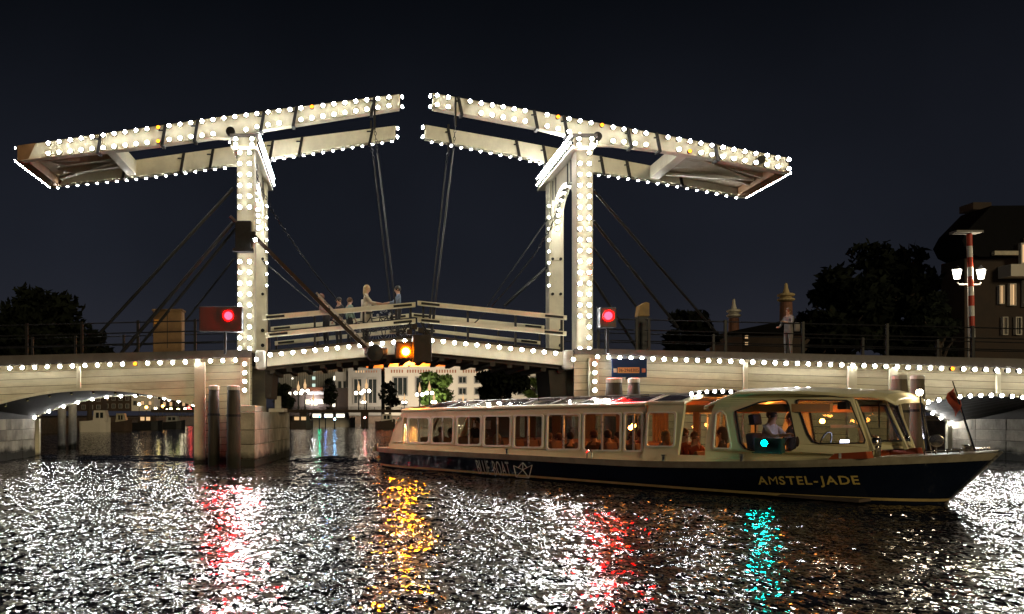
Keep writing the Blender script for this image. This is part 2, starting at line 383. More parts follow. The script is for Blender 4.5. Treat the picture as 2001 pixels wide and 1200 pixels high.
b = MB(); b.box(-900, -26.5, 36, 165, -4, 1.3); struct('left_bank', b, M['quay'])
b = MB(); b.box(29, 900, 36, 165, -4, 1.3); struct('right_bank', b, M['quay'])
b = MB(); b.box(-2500, 2500, 165, 2500, -4, 1.4); struct('far_bank', b, M['quay'])

# ------------------------------------------------------------------ approach spans
def zdeck(x): return float(np.interp(x, [X(-400), X(0), X(480), X(1150), X(2001), X(2600)], [Z(707), Z(697), Z(685), Z(683), Z(703), Z(716)]))
def zlight(x): return float(np.interp(x, [X(-400), X(0), X(480), X(1150), X(2001), X(2600)], [Z(731), Z(720), Z(703), Z(697), Z(725), Z(740)]))
YF = 32.35
def archL(x): u = x-(-8.4); return 2.38-.047*u*u
def archLf(x): u = x-(-8.4); return 2.30-.062*u*u
def archR(x): u = x-20.65; return 2.20-.055*u*u
def archRf(x): u = x-20.0; return 2.10-.13*u*u

def span(tname, label, xa, xb, arch, archf, ax0, ax1, battens, far_battens):
    T = thing(tname, label, 'bridge span', ((xa+xb)/2, D0, 0))
    N = lambda a, b_: max(2, int(abs(b_-a)/.4)+1)
    # deck and coping
    b = MB(); xs = np.linspace(xa, xb, 40)
    poly = [(x, zdeck(x)-.02) for x in xs] + [(x, zdeck(x)-.30) for x in xs[::-1]]
    b.prism(poly, D0+.06, YF-.02); obj('deck', b, M['asphalt'], T)
    for y0, y1, nm in ((D0-.13, D0+.058, 'coping'), (YF-.018, YF+.16, 'coping')):
        b = MB(); poly = [(x, zdeck(x)+.02) for x in xs] + [(x, zlight(x)+.09) for x in xs[::-1]]
        b.prism(poly, y0, y1); obj(nm, b, M['coping'], T)
    # boards of the near face, one by one, between the battens
    cuts = sorted([xa]+list(battens)+[xb])
    for i in range(len(cuts)-1):
        c0, c1 = cuts[i]+.004, cuts[i+1]-.004
        for k in range(17):
            top = lambda x, k=k: zlight(x)+.08-k*.235
            bot = lambda x, k=k: zlight(x)+.08-(k+1)*.235+.014
            segs = [(c0, c1)]
            lo = lambda x: (arch(x) if ax0 < x < ax1 else -.3)
            xs_ = np.linspace(c0, c1, N(c0, c1)*2)
            run = []; runs = []
            for x in xs_:
                if top(x) > lo(x)+.02 and top(x) > -.25: run.append(x)
                else:
                    if len(run) > 1: runs.append(run)
                    run = []
            if len(run) > 1: runs.append(run)
            for rn in runs:
                dy = random.uniform(0, .008)
                b = MB(); poly = [(x, top(x)) for x in rn] + [(x, max(bot(x), lo(x))) for x in rn[::-1]]
                b.prism(poly, D0+dy, D0+.045); obj('board', b, M['board'], T)
    # backing wall and soffit behind the boards
    b = MB(); xs2 = np.linspace(max(xa, ax0), min(xb, ax1), 24)
    v = []; f = []
    for i, x in enumerate(xs2):
        v += [(x, D0+.05, arch(x)), (x, YF, archf(x)+.02)]
        if i: f.append((2*i-2, 2*i-1, 2*i+1, 2*i))
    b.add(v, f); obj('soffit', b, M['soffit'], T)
    b = MB(); poly = [(x, zlight(x)) for x in np.linspace(xa, xb, 20)]
    pl = [(x, (arch(x)+.01 if ax0 < x < ax1 else -.3)) for x in np.unique(np.concatenate([np.linspace(xa, xb, 60), [max(xa, ax0)+.001, max(xa, ax0)-.001, ax1-.001, ax1+.001]])) if xa <= x <= xb]
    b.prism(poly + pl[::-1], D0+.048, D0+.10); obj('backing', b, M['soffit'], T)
    poly2 = [(x, (archf(x) if ax0 < x < ax1 else -.3)) for x in [p_[0] for p_ in pl]]
    b = MB(); b.prism(poly + poly2[::-1], YF-.05, YF); obj('far_face', b, M['board'], T)
    # arch edge trim, near and far
    for (fn, y0, y1) in ((arch, D0-.03, D0-.002), (archf, YF-.12, YF-.052)):
        xr = np.linspace(max(xa, ax0), min(xb, ax1), 30)
        b = MB(); b.prism([(x, fn(x)+.07) for x in xr]+[(x, fn(x)-.02) for x in xr[::-1]], y0, y1); obj('arch_trim', b, M['white'], T)
    for x, w, zb in far_battens:
        top = zlight(x)-.03
        b = MB(); b.box(x-w/2, x+w/2, D0-.10, D0-.004, zb if zb is not None else arch(x)+.075, top); obj('batten', b, M['white'], T, bevel=.008)
    return T

bL = [(X(155), .13, None), (X(391), .36, -.3)]
spanL = span('bridge_span', 'cream boarded left span of the bridge with a low arch over the water', X(-420), X(492), archL, archLf, -12.2, X(386), [X(155), X(391)], bL)
bR = [(X(1455), .13, None), (X(1663), .28, None), (X(1743), .26, None), (X(1948), .12, None)]
spanR = span('bridge_span', 'long cream boarded right span of the bridge behind the tour boat', X(1122), X(2480), archR, archRf, X(1775), 22.9, [X(1455), X(1663), X(1743), X(1948)], [(x, w, (-.3 if i < 3 else None)) for i, (x, w, z) in enumerate(bR)])
for i in range(-3, 21):
    px = -3+i*24.4
    if px < 470: bulb(spanL, (X(px), D0-.02, zlight(X(px))-.01))
px = 1166
while px < 2080:
    bulb(spanR, (X(px), D0-.02, zlight(X(px))-.01), me=(AMB if abs(px-1847) < 11 else BULB)); px += 21.6
for i in range(13):        # along the far arches
    x = -12.05+i*.545; bulb(spanL, (x, YF-.06, archLf(x)+.02), (0, -1, -.2), BULB, 0)
for i in range(9):
    x = -12.1+i*.72; bulb(spanL, (x, D0+.12, archL(x)-.01), (0, .4, -1), DIM, 0)
for i in range(13):
    x = X(1810)+i*.34
    if x < 22.8: bulb(spanR, (x, D0-.02, archR(x)+.02), (0, -1, -.2), BULB, 0)
for i in range(6):
    x = 20.9+i*.33; bulb(spanR, (x, YF-.12, archRf(x)+.02), (-.2, -1, -.3), BULB, 0)
# outer piers with courses of concrete blocks and a white corner post
def pier(label, xs, sgn, x_out):
    T = thing('bridge_pier', label, 'bridge pier', (xs, 30, 0))
    lo, hi = (x_out, xs) if sgn > 0 else (xs, x_out)
    zt = [-.5, .28, .66, 1.04, 1.42]
    for i in range(4):
        for j in range(3):
            y0 = D0+.3+j*1.45; dx = random.uniform(0, .02)
            b = MB(); b.box(lo-(0 if sgn > 0 else -dx), hi-(dx if sgn > 0 else 0), y0+.01, y0+1.44, zt[i]+.012, zt[i+1]); obj('concrete_block', b, M['concrete'], T, bevel=.015)
    b = MB(); b.box(lo+.05, hi-.05, D0+.35, YF-.3, -.5, 1.9); obj('core', b, M['soffit'], T)
    b = MB(); x0 = xs if sgn > 0 else xs-.16
    b.box(x0+.003, x0+.16, YF-.22, YF-.07, -.4, 1.42); obj('corner_post', b, M['white'], T)
    return T
pier('pale stained pier under the left end of the left arch', -12.0, 1, -16.5)
pier('pale boarded pier at far right behind the boat bow', 22.6, -1, 27)

# two white posts seen through the left arch
for px, l in ((121, 'left white post standing in the water under the left arch'), (142, 'right white post standing in the water under the left arch')):
    d = 40; b = MB(); b.lathe((PX(px, d), d, 0), [(.19, -.5), (.19, PZ(790, d)), (.15, PZ(788, d))], 12)
    solo('mooring_post', b, M['cap'], l, 'post', 'white posts under the left arch', loc=(PX(px, d), d, 0), smooth=False)

# ------------------------------------------------------------------ channel piers
def channel_pier(label, xn, xf, side, xo, y_near):
    T = thing('channel_pier', label, 'pier', ((xn+xo)/2, D0+2, 0))
    zs = [-.5, .22, .66, 1.10, 1.66]
    for i in range(4):
        ya = [y_near, y_near+2.3, YF+.2]
        for j in range(2):
            def xw(y): return xn+(xf-xn)*(y-y_near)/(YF+.2-y_near)
            y0, y1 = ya[j]+.01, ya[j+1]-.01
            xa0, xa1 = xw(y0), xw(y1)
            b = MB(); b.prism([(xa0, y0), (xa1, y1), (xo, y1), (xo, y0)], zs[i]+.014, zs[i+1], 'z'); obj('fender_block', b, M['concrete'], T, bevel=.02)
    b = MB(); b.prism([(xn-side*.05, y_near+.05), (xf-side*.05, YF+.1), (xo, YF+.1), (xo, y_near+.05)], -.5, 1.64, 'z'); obj('core', b, M['soffit'], T)
    b = MB(); b.box(min(xn-side*.75, xn-side*.02), max(xn-side*.75, xn-side*.02), y_near+.25, D0+1.4, 1.665, 1.86); obj('cap_slab', b, M['cap'], T, bevel=.02)
    b = MB(); b.box(min(xf, xf-side*.55), max(xf, xf-side*.55), D0+2.2, D0+3.6, 1.665, 1.80); obj('cap_slab', b, M['cap'], T, bevel=.02)
    b = MB(); b.box(xf-side*.30-.11, xf-side*.30+.11, D0+3.0, D0+3.2, 1.80, 2.25); obj('bollard', b, M['cap'], T, bevel=.02)
    return T
channel_pier('left stained concrete channel pier beside the dark pilings', -2.98, -2.42, 1, -3.6, D0-1.9)
channel_pier('right channel pier hidden behind the boat roof', 7.16, 7.0, -1, 7.9, D0-.3)
# white lit corner posts below the portals and the hinge blocks
def corner(label, px0, px1, hx0, hx1):
    T = thing('corner_post', label, 'post', (X(px0), D0, 1.6))
    b = MB(); b.box(X(px0), X(px1), D0-.16, D0-.008, 1.88, Z(700)); obj('post_face', b, M['white'], T)
    for i in range(4): bulb(T, ((X(px0)+X(px1))/2, D0-.17, Z(712+i*17)), amber=0)
    b = MB(); b.box(X(hx0), X(hx1), D0-.05, D0+.5, Z(722), Z(684)); obj('hinge_block', b, M['cap'], T, bevel=.08)
    bulb(T, ((X(hx0)+X(hx1))/2-(.12 if hx0 < 700 else -.12), D0-.06, Z(703)), amber=0)
corner('brightly lit white corner post below the left portal', 471, 489, 499, 519)
corner('brightly lit white corner post below the right portal', 1149, 1167, 1101, 1121)

# ------------------------------------------------------------------ pilings
def piling(px0, px1, top, d, label, m, caph=.14, taper=.9, group=None, brace=False):
    c = (PX((px0+px1)/2, d), d, 0); r = (px1-px0)/2*d/F; zt = PZ(top, d)
    T = thing('mooring_piling', label, 'piling', c, group)
    b = MB(); b.lathe(c, [(r*1.04, -.6), (r*1.02, zt*.4), (r*.98, zt*.8), (r*taper, zt-caph)], 14); obj('trunk', b, m, T, smooth=True)
    b = MB(); b.lathe(c, [(r*taper+.012, zt-caph-.002), (r*taper+.014, zt-.03), (r*.75, zt), (.02, zt+.01)], 14); obj('cap', b, M['cap'], T, smooth=False)
    b = MB(); b.lathe(c, [(r*1.02+.012, zt*.62), (r*1.01+.012, zt*.62+.07)], 14); obj('iron_band', b, M['iron'], T)
    return T
G = 'pilings in front of the bridge'
piling(407, 429, 753, 26.6, 'slimmer dark piling just left of the channel pier', M['tar'], group=G)
piling(443, 470, 753, 25.2, 'thicker dark piling against the left channel pier', M['tar'], group=G)
piling(1183, 1217, 739, 26.2, 'left of two dark pilings below the blue sign', M['tar'], group=G, taper=.86)
piling(1226, 1251, 739, 26.6, 'right of two dark pilings below the blue sign', M['tar'], group=G, taper=.86)
piling(1741, 1774, 733, 22.6, 'left grey piling behind the wheelhouse', M['pilegrey'], group=G, taper=.78, caph=.11)
piling(1780, 1806, 733, 23.6, 'right grey piling behind the mast light', M['pilegrey'], group=G, taper=.9, caph=.11)

# ------------------------------------------------------------------ portals
def portal(label, px0, px1, cx0, cx1, inner, boxed):
    xc = (X(px0)+X(px1))/2
    T = thing('bridge_portal', label, 'bridge portal', (xc, D0, zdeck(xc)))
    zb = Z(688); zt = Z(290); x0, x1 = X(px0), X(px1); yf = D0+3.85
    near = MB(); near.box(x0, x1, D0, D0+.57, zb, zt); nearo = obj('near_post', near, M['white'], T, bevel=.03)
    far = MB(); far.box(x0, x1, yf, yf+.57, zb-.3, zt); faro = obj('far_post', far, M['white'], T, bevel=.03)
    cxa, cxb = PX(cx0, 27.4), PX(cx1, 27.4)
    b = MB(); b.box(cxa, cxb, 27.4, 32.75, zt+.012, PZ(268, 27.4)); capo = obj('cap_beam', b, M['white'], T, bevel=.02)
    b = MB(); b.box(cxa-.06, cxb+.06, 27.34, 32.8, PZ(268, 27.4)+.002, PZ(262, 27.4)); obj('cap_board', b, M['coping'], T)
    b = MB(); b.box(cxa-.03, cxb+.03, 27.37, 32.78, zt-.05, zt+.01); obj('cap_moulding', b, M['white'], T)
    # arched panel between the posts
    ya, yb = D0+.57, yf; yc = (ya+yb)/2; hw = (yb-ya)/2-.02
    arc = []
    for i in range(21):
        t = math.pi*(1-i/20); s = math.sin(t)
        arc.append((yc+hw*math.cos(t), 8.1+1.55*(s**.75)))
    outer = [(ya, 7.3)] + [(ya, zt-.05), (yb, zt-.05), (yb, 7.3), (yb-.015, 7.3)] + arc[::-1] + [(ya+.015, 7.3)]
    b = MB(); b.prism(outer, xc-.20, xc+.20, 'x'); pano = obj('arch_panel', b, M['white'], T)
    for i in (3, 5, 7, 9, 12, 14, 16, 17, 18, 19):
        y, z = arc[i]; nrm = Vector((0, yc-y, 8.0-z))
        bulb(pano, (xc, y, z), nrm, amber=0)
    for sx in (-1, 1):
        for y in (ya+.35, ya+.8, yb-.8, yb-.35):
            b = MB(); b.box(xc+sx*.215-.012, xc+sx*.215+.012, y-.03, y+.03, 9.45, 10.15); obj('iron_strap', b, M['iron'], T)
    for z in (6.05, 7.35):
        for dx in (-.15, .15):
            for yy_, po in ((yf-.03, faro),):
                b = MB(); b.lathe((xc+dx, yy_, z), [(.055, -.03), (.055, .04)], 10, 'y'); obj('bolt', b, M['iron'], po)
    for z in (4.15, 4.7):
        b = MB(); b.lathe((xc+.15, yf-.03, z), [(.07, -.03), (.07, .04)], 10, 'y'); obj('bolt', b, M['iron'], faro)
    # bulbs: two columns on the near post, 2 x 2 on the cap face, two rows down both flanks of the cap
    y = 300
    while y < 688:
        if not (boxed and 425 < y < 495):
            for px in (px0+6, px1-9):
                if random.random() > .03: bulb(nearo, (X(px), D0-.005, Z(y)), amber=.02)
        y += 21.2
    for px in (cx0+8, cx1-8):
        for y in (273, 284): bulb(capo, (PX(px, 27.4), 27.395, PZ(y, 27.4)), amber=0)
    for sx, xx in ((1, cxb), (-1, cxa)):
        vis = (sx == inner)
        for k in range(21):
            yy = 27.55+k*.25
            for z in ((zt+.12, zt+.36) if vis else (zt+.15,)):
                if vis or k % 2 == 0: bulb(capo, (xx+sx*.003, yy, z), (sx, -.15, -.1), SMALL, 0)
    # small bulbs down the far post edge
    for k in range(8): bulb(faro, (x0+.04 if inner < 0 else x1-.04, yf-.01, 9.3-k*.42), (inner, -1, 0), SMALL, 0)
    return T, nearo
pL, pLn = portal('left white portal of the drawbridge outlined with bulbs', 463, 497, 453, 501, 1, True)
pR, pRn = portal('right white portal of the drawbridge with an arched panel', 1126, 1159, 1122, 1163, -1, False)
# iron collar on the left near post
b = MB(); b.box(X(461), X(492), D0-.22, D0+.6, Z(490), Z(434)); obj('iron_collar', b, M['iron'], pL, bevel=.02)
b = MB(); b.box(X(457), X(496), D0-.25, D0+.63, Z(494), Z(488)); obj('collar_flange', b, M['iron'], pL)
b = MB(); b.bar((X(463), D0-.2, Z(437)), (X(452), D0-.3, Z(427)), .1, .08); obj('collar_bracket', b, M['rust'], pL)
b = MB(); b.box(X(493), X(500), D0-.3, D0-.1, Z(466), Z(456)); obj('lamp_hood', b, M['iron'], pL)
bulb(pL, (X(500), D0-.25, Z(470)), (0.3, -1, -.6), amber=0)

# ------------------------------------------------------------------ balance frames
def frame(label, top, bot, straps, hinge, mid, boxr, rows, tip, tail):
    x_h = PX(hinge[0], DN); T = thing('balance_frame', label, 'balance frame', (x_h, (DN+DFR)/2, PZ(hinge[1], DN)))
    tw = [(PX(a, DN), PZ(b_, DN)) for a, b_ in top]; bw = [(PX(a, DN), PZ(b_, DN)) for a, b_ in bot]
    if tw[0][0] > tw[-1][0]: tw = tw[::-1]
    if bw[0][0] > bw[-1][0]: bw = bw[::-1]
    ft, fb = lerp_pts(tw), lerp_pts(bw)
    bm_ = []
    for yc_, nm in ((DN, 'near_beam'), (DFR, 'far_beam')):
        b = MB(); b.prism(tw + bw[::-1], yc_-.15, yc_+.15); bm_.append(obj(nm, b, M['white'], T, bevel=.015))
    nearb, farb = bm_
    sg = 1 if tip > tail else -1
    xt, xl = PX(tip, DN), PX(tail, DN)
    # cross members and the weight box
    def cross(px, w, m, nm, zt_=.04, zb_=.04):
        x = PX(px, DN); b = MB(); x0, x1 = x-w/2, x+w/2
        b.add([(x0, DN+.152, fb(x0)+zb_), (x1, DN+.152, fb(x1)+zb_), (x1, DFR-.152, fb(x1)+zb_), (x0, DFR-.152, fb(x0)+zb_),
               (x0, DN+.152, ft(x0)-zt_), (x1, DN+.152, ft(x1)-zt_), (x1, DFR-.152, ft(x1)-zt_), (x0, DFR-.152, ft(x0)-zt_)],
              [(0,3,2,1),(4,5,6,7),(0,1,5,4),(1,2,6,5),(2,3,7,6),(3,0,4,7)])
        return obj(nm, b, m, T, bevel=.01)
    cross(mid, .30, M['white'], 'cross_beam')
    cross(tail+sg*9, .34, M['endbrown'], 'end_beam', .02, -.03)
    xa, xb = sorted((PX(tail+sg*17, DN), PX(mid-sg*9, DN)))
    b = MB(); b.prism([(xa, ft(xa)-.06), (xb, ft(xb)-.06), (xb, ft(xb)-.24), (xa, ft(xa)-.24)], DN+.155, DFR-.155); obj('weight_panel', b, M['counter'], T)
    for fy in (.33, .66):
        y = DN+.15+(DFR-DN-.3)*fy
        b = MB(); b.prism([(xa+.3, ft(xa+.3)-.242), (xb-.02, ft(xb)-.242), (xb-.02, fb(xb)+.10), (xa+.9, ft(xa)-.34)], y-.06, y+.06); obj('weight_rib', b, M['counter'], T)
    b = MB(); b.bar((xa+.2, DFR-.45, fb(xa)+.16), (xb-.05, DFR-1.5, fb(xb)+.2), .16, .10); obj('brace', b, M['white'], T)
    b = MB(); b.bar((xa+.25, DN+.5, fb(xa)+.2), (xb-.05, DN+1.6, fb(xb)+.22), .12, .10); obj('brace', b, M['counter'], T)
    # brown end cheeks on both beams
    for yc_ in (DN, DFR):
        x0, x1 = sorted((xl+sg*.01, xl+sg*.62)) if tail < 700 else (1, 0)
        if x1 > x0:
            b = MB(); b.prism([(x0, ft(x0)+.008), (x1, ft(x1)+.008), (x1-.25, fb(x1)-.008), (x0, fb(x0)-.008)], yc_-.158, yc_+.158); obj('end_cheek', b, M['endbrown'], T)
    for px in straps:
        x = PX(px, DN)
        for yc_, par in ((DN, nearb), (DFR, farb)):
            b = MB(); lean = .06*(-1 if tip > tail else 1)
            b.prism([(x-.05-lean, ft(x)+.02), (x+.05-lean, ft(x)+.02), (x+.05+lean, fb(x)-.06), (x-.05+lean, fb(x)-.06)], yc_-.19, yc_+.19); obj('iron_strap', b, M['iron'], par)
            b = MB(); b.bar((x, yc_-.2, (ft(x)+fb(x))/2+.12), (x-.16, yc_-.2, (ft(x)+fb(x))/2+.12), .05, .035); obj('strap_pin', b, M['iron'], par)
    b = MB(); b.lathe((x_h, DN-.3, PZ(hinge[1], DN)), [(.04, -.06), (.15, -.05), (.15, .12), (.05, .14)], 16, 'y'); obj('hinge_disc', b, M['iron'], T)
    b = MB(); b.lathe((x_h, DFR-.3, PZ(hinge[1], DN)), [(.15, -.05), (.15, .1)], 16, 'y'); obj('hinge_disc', b, M['iron'], T)
    b = MB(); b.lathe((x_h, DN-.3, PZ(hinge[1], DN)), [(.06, 0), (.06, DFR-DN+.3)], 10, 'y'); obj('hinge_axle', b, M['iron'], T)
    sp = [PX(q, DN) for q in straps]
    px = rows[0]
    while px < rows[1]:
        x = PX(px, DN)
        for up in (1, 0):
            if random.random() < .015 or min(abs(x-q) for q in sp) < .07: continue
            if not up and abs(x-x_h) < .35: continue
            bulb(nearb, (x, DN-.152, ft(x)-.085 if up else fb(x)+.10), amber=.022)
        px += 21.3
    x = min(xt, xl)+.25
    while x < max(xt, xl)-.1:
        if abs(x-x_h) > .4: bulb(farb, (x, DFR-.02, fb(x)+.0), (0, -.5, -1), SMALL, .02)
        x += .36
    for yc_, par in ((DN, nearb), (DFR, farb)):
        for dz in (.07, -.07):
            z = ft(xt)-.08 if dz > 0 else fb(xt)+.06
            bulb(par, (xt, yc_-.05, z), (sg, -.6, 0), amber=0)
        z = ft(xl)-.05; bulb(par, (xl, yc_-.05, z), (-sg, -.6, 0), SMALL, 0)
    for k in range(20):
        y = DN-.05+k*(DFR-DN+.1)/19; bulb(nearb, (xl-sg*.01, y, fb(xl)+.03), (-sg, -.8, -.4), SMALL, 0)
    return T, ft, fb
fL, ftL, fbL = frame('left balance frame over the portal outlined with white bulbs', [(37, 288), (250, 257), (500, 222), (781, 187)],
    [(42, 317), (87, 311), (250, 294), (425, 271), (450, 272), (510, 257), (781, 214)], [197, 322, 385, 514, 577, 729], (453, 263), 214, None, (99, 779), 781, 37)
fR, ftR, fbR = frame('right balance frame over the portal outlined with white bulbs', [(845, 185), (1050, 221), (1200, 249), (1537, 311)],
    [(845, 214), (1042, 251), (1100, 265), (1165, 285), (1200, 286), (1283, 296), (1391, 313), (1537, 340)], [898, 1045, 1103, 1227, 1283, 1396], (1162, 273), 1338, None, (853, 1535), 845, 1537)
b = MB(); b.lathe((PX(1480, DN), DN-.2, PZ(317, DN)), [(.03, -.1), (.13, -.09), (.13, .03)], 14, 'y'); obj('pulley_disc', b, M['iron'], fR)

# ------------------------------------------------------------------ leaves with railings
def leaf(label, top, bot, under, rails, hx):
    T = thing('bridge_leaf', label, 'bridge leaf', (X(hx), D0+2, Z(705)))
    tw = [(X(a), Z(b_)) for a, b_ in top]; bw = [(X(a), Z(b_)) for a, b_ in bot]; uw = [(X(a), Z(b_)) for a, b_ in under]
    b = MB(); b.prism(tw+bw[::-1], D0+.05, D0+.22); so = obj('side_beam', b, M['white'], T, bevel=.012)
    b = MB(); b.prism(tw+bw[::-1], YF-.85, YF-.68); obj('side_beam', b, M['white'], T)
    md = [(x, (z1+z2)/2+.05) for (x, z1), (_, z2) in zip(tw, bw)]
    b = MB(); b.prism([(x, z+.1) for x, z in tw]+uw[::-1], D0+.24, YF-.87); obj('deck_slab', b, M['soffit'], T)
    n = 9
    for i in range(n):
        x = uw[0][0]+(uw[-1][0]-uw[0][0])*(i+.5)/n; z = np.interp(x, *(zip(*sorted(uw))))
        b = MB(); b.box(x-.08, x+.08, D0+.26, YF-.9, z-.12, z-.004); obj('cross_joist', b, M['soffit'], T)
    ft = lerp_pts(sorted(tw))
    xs = sorted([tw[0][0], tw[-1][0]]); x = xs[0]+.12
    while x < xs[1]-.03: bulb(so, (x, D0+.045, ft(x)-.07), amber=0); x += .365
    for (d, a, za, b2_, zb, th, s0) in rails:
        p0, p1 = P(a, za, d), P(b2_, zb, d)
        b = MB(); b.prism([(p0.x, p0.z+th/2), (p1.x, p1.z+th/2), (p1.x, p1.z-th/2), (p0.x, p0.z-th/2)], d, d+.09); ro = obj('rail', b, M['white'], T, bevel=.008)
        u = (p1-p0).normalized()
        for q, s_ in ((p0, 1), (p1, -1)):
            q0 = q+u*s_*.12; q1 = q+u*s_*.72
            b = MB(); b.bar(q0+Vector((0, -.01, 0)), q1+Vector((0, -.01, 0)), .03, .075); obj('rail_strap', b, M['iron'], ro)
    for fx in (.0, .3, .62, .93):
        for d, ri in ((D0+.1, 0), (YF-.75, 2)):
            a, za, b2_, zb = rails[ri][1:5]; p = P(a+(b2_-a)*(.04+fx), za+(zb-za)*(.04+fx), d)
            b = MB(); b.box(p.x-.035, p.x+.035, d+.095, d+.16, ft(min(max(p.x, xs[0]), xs[1])), p.z+.05); obj('rail_post', b, M['iron'], T)
    return T, ft
lL, fdL = leaf('left half raised leaf of the drawbridge with people on it', [(521, 690), (811, 660)], [(521, 716), (811, 688)], [(514, 723), (811, 694)],
    [(D0, 513, 621, 812, 595, .16, 0), (D0, 519, 655, 812, 627, .16, 0), (31.6, 529, 643, 799, 617, .155, 0), (31.6, 537, 671, 799, 645, .15, 0)], 515)
lR, fdR = leaf('right half raised leaf of the drawbridge, empty of people', [(1103, 688), (815, 658)], [(1103, 714), (815, 687)], [(1116, 722), (815, 693)],
    [(D0, 816, 592, 1108, 621, .15, 0), (D0, 816, 625, 1107, 652, .15, 0), (31.6, 802, 615, 1064, 640, .14, 0), (31.6, 812, 643, 1056, 670, .13, 0)], 1112)
# dark heels below the hinges
for T, px0, px1 in ((lL, 500, 533), (lR, 1072, 1114)):
    b = MB(); a0, a1 = X(px0)+.1, X(px1)-.05
    if px0 < 700: b.prism([(a0+.15, Z(722)), (a1, Z(722)), (a0+.35, Z(778)), (a0+.15, Z(778))], D0+.5, D0+2.6)
    else: b.prism([(a0, Z(722)), (a1+.05, Z(722)), (a1+.05, Z(790)), (a0+.1, Z(790))], D0+.45, D0+2.4)
    obj('heel', b, M['soffit'], T)

# hanging rods and chains at the beam tips
def chain_mb(pts, r=.012, link=.11, w=.032):
    b = MB(); L = 0; seg = []
    for i in range(len(pts)-1):
        a, c = Vector(pts[i]), Vector(pts[i+1]); n_ = max(1, int((c-a).length/link))
        for k in range(n_): seg.append((a.lerp(c, k/n_), a.lerp(c, (k+1)/n_)))
    for k, (a, c) in enumerate(seg):
        t = (c-a).normalized(); s1 = t.cross(Vector((0, 1, .05))).normalized(); s2 = t.cross(s1)
        s = s1 if k % 2 else s2; a2 = a-t*.012; c2 = c+t*.012; m1_ = a.lerp(c, .25); m2_ = a.lerp(c, .75)
        b.tube([a2, m1_+s*w, m2_+s*w, c2, m2_-s*w, m1_-s*w, a2], r, 5, False)
    return b
def hanger(label, d, pt, pm, pb, grp='hangers between balance beams and leaves'):
    a, m_, c = P(*pt, d), P(*pm, d), P(*pb, d if d < 30 else d-.0)
    T = thing('hanger_rod', label, 'hanger rod', c, grp)
    obj('chain', chain_mb([a, m_]), M['iron'], T)
    b = MB(); b.tube([m_, c], .028, 6); obj('rod', b, M['iron'], T)
    b = MB(); t = (c-m_).normalized(); b.tube([c-t*.9, c], .05, 6); obj('turnbuckle', b, M['iron'], T)
    b = MB(); b.bar(a+Vector((0, -.03, .9)), a+Vector((0, -.03, -.05)), .06, .09, (0, 1, 0)); obj('link_plate', b, M['iron'], T)
hanger('near left hanger rod from the left beam tip down to the leaf', 28.0, (732, 250), (738, 300), (779, 652))
hanger('far left hanger rod behind the left beam tip', 31.25, (725, 285), (730, 310), (768, 640))
hanger('near right hanger rod from the right beam tip down to the leaf', 28.0, (890, 245), (886, 290), (843, 655))
hanger('far right hanger rod behind the right beam tip', 31.25, (876, 292), (872, 320), (838, 640))
# slack chains from the portals to the leaves
def slack(label, pts, d0, d1, rod_from=None):
    q = [P(a, b_, d0+(d1-d0)*i/(len(pts)-1)) for i, (a, b_) in enumerate(pts)]
    T = thing('slack_chain', label, 'chain', q[-1], 'slack chains from the portals to the leaves')
    k = rod_from or len(q)
    obj('links', chain_mb(q[:k+1] if rod_from else q, .013, .12, .036), M['iron'], T)
    if rod_from: b = MB(); b.tube(q[k:], .022, 6); obj('cable', b, M['iron'], T)
slack('slack chain from the left portal down to the left leaf', [(497, 320), (505, 355), (530, 410), (570, 470), (620, 540), (672, 602)], 28.6, 31.2, 3)
slack('slack chain from the right portal down to the right leaf', [(1122, 347), (1106, 375), (1090, 405), (1078, 440), (1050, 490), (1000, 555), (955, 605), (918, 640)], 28.3, 28.0, 4)

def stay(label, a, c, d0, d1, r, m='iron', nm='stay_rod', cat='stay rod', grp='stay rods beside the portals'):
    r *= 1.25
    p0, p1 = P(*a, d0), P(*c, d1); b = MB(); b.tube([p0, p1], r, 8)
    return solo(nm, b, M[m], label, cat, grp, loc=p1)
stay('upper thick stay rod left of the left portal', (456, 368), (196, 650), 28.4, 28.4, .045)
stay('middle stay rod left of the left portal, nearer of a pair', (458, 432), (237, 690), 27.8, 27.8, .05)
stay('middle stay rod left of the left portal, farther of a pair', (464, 442), (262, 690), 28.6, 28.6, .04)
stay('short lowest stay rod left of the left portal', (458, 505), (352, 640), 31.9, 31.9, .03)
stay('longest thin stay right of the right portal', (1160, 372), (1400, 650), 28.4, 30, .035)
stay('second stay rod right of the right portal', (1160, 432), (1325, 640), 28.4, 29, .04)
stay('third stay rod right of the right portal', (1158, 482), (1262, 625), 31.9, 31.9, .04)
stay('lowest stay rod right of the right portal', (1158, 545), (1250, 690), 28.4, 28.4, .04)
stay('thin wire from the right portal to the far railing', (1076, 420), (945, 608), 31.9, 31.6, .018)
stay('thick dim stay behind the right portal', (1076, 515), (985, 598), 31.9, 31.6, .045)
stay('thin wire crossing behind the left leaf', (500, 498), (690, 660), 31.9, 28.2, .018)
T = thing('lifting_strut', 'long rusty brown strut from the left portal to the left leaf', 'strut', P(728, 692, 27.5))
b = MB(); b.bar(P(497, 462, 27.6), P(724, 690, 27.5), .12, .17, (0, 1, 0)); obj('strut_bar', b, M['rust'], T)
b = MB(); b.bar(P(618, 572, 27.48), P(724, 682, 27.4), .06, .05, (0, 1, 0)); obj('cable_pipe', b, M['silver'], T)
b = MB(); b.lathe(P(733, 690, 27.4), [(.05, -.12), (.26, -.1), (.30, .05), (.2, .2), (.05, .24)], 14, 'y'); obj('pivot_housing', b, M['iron'], T)
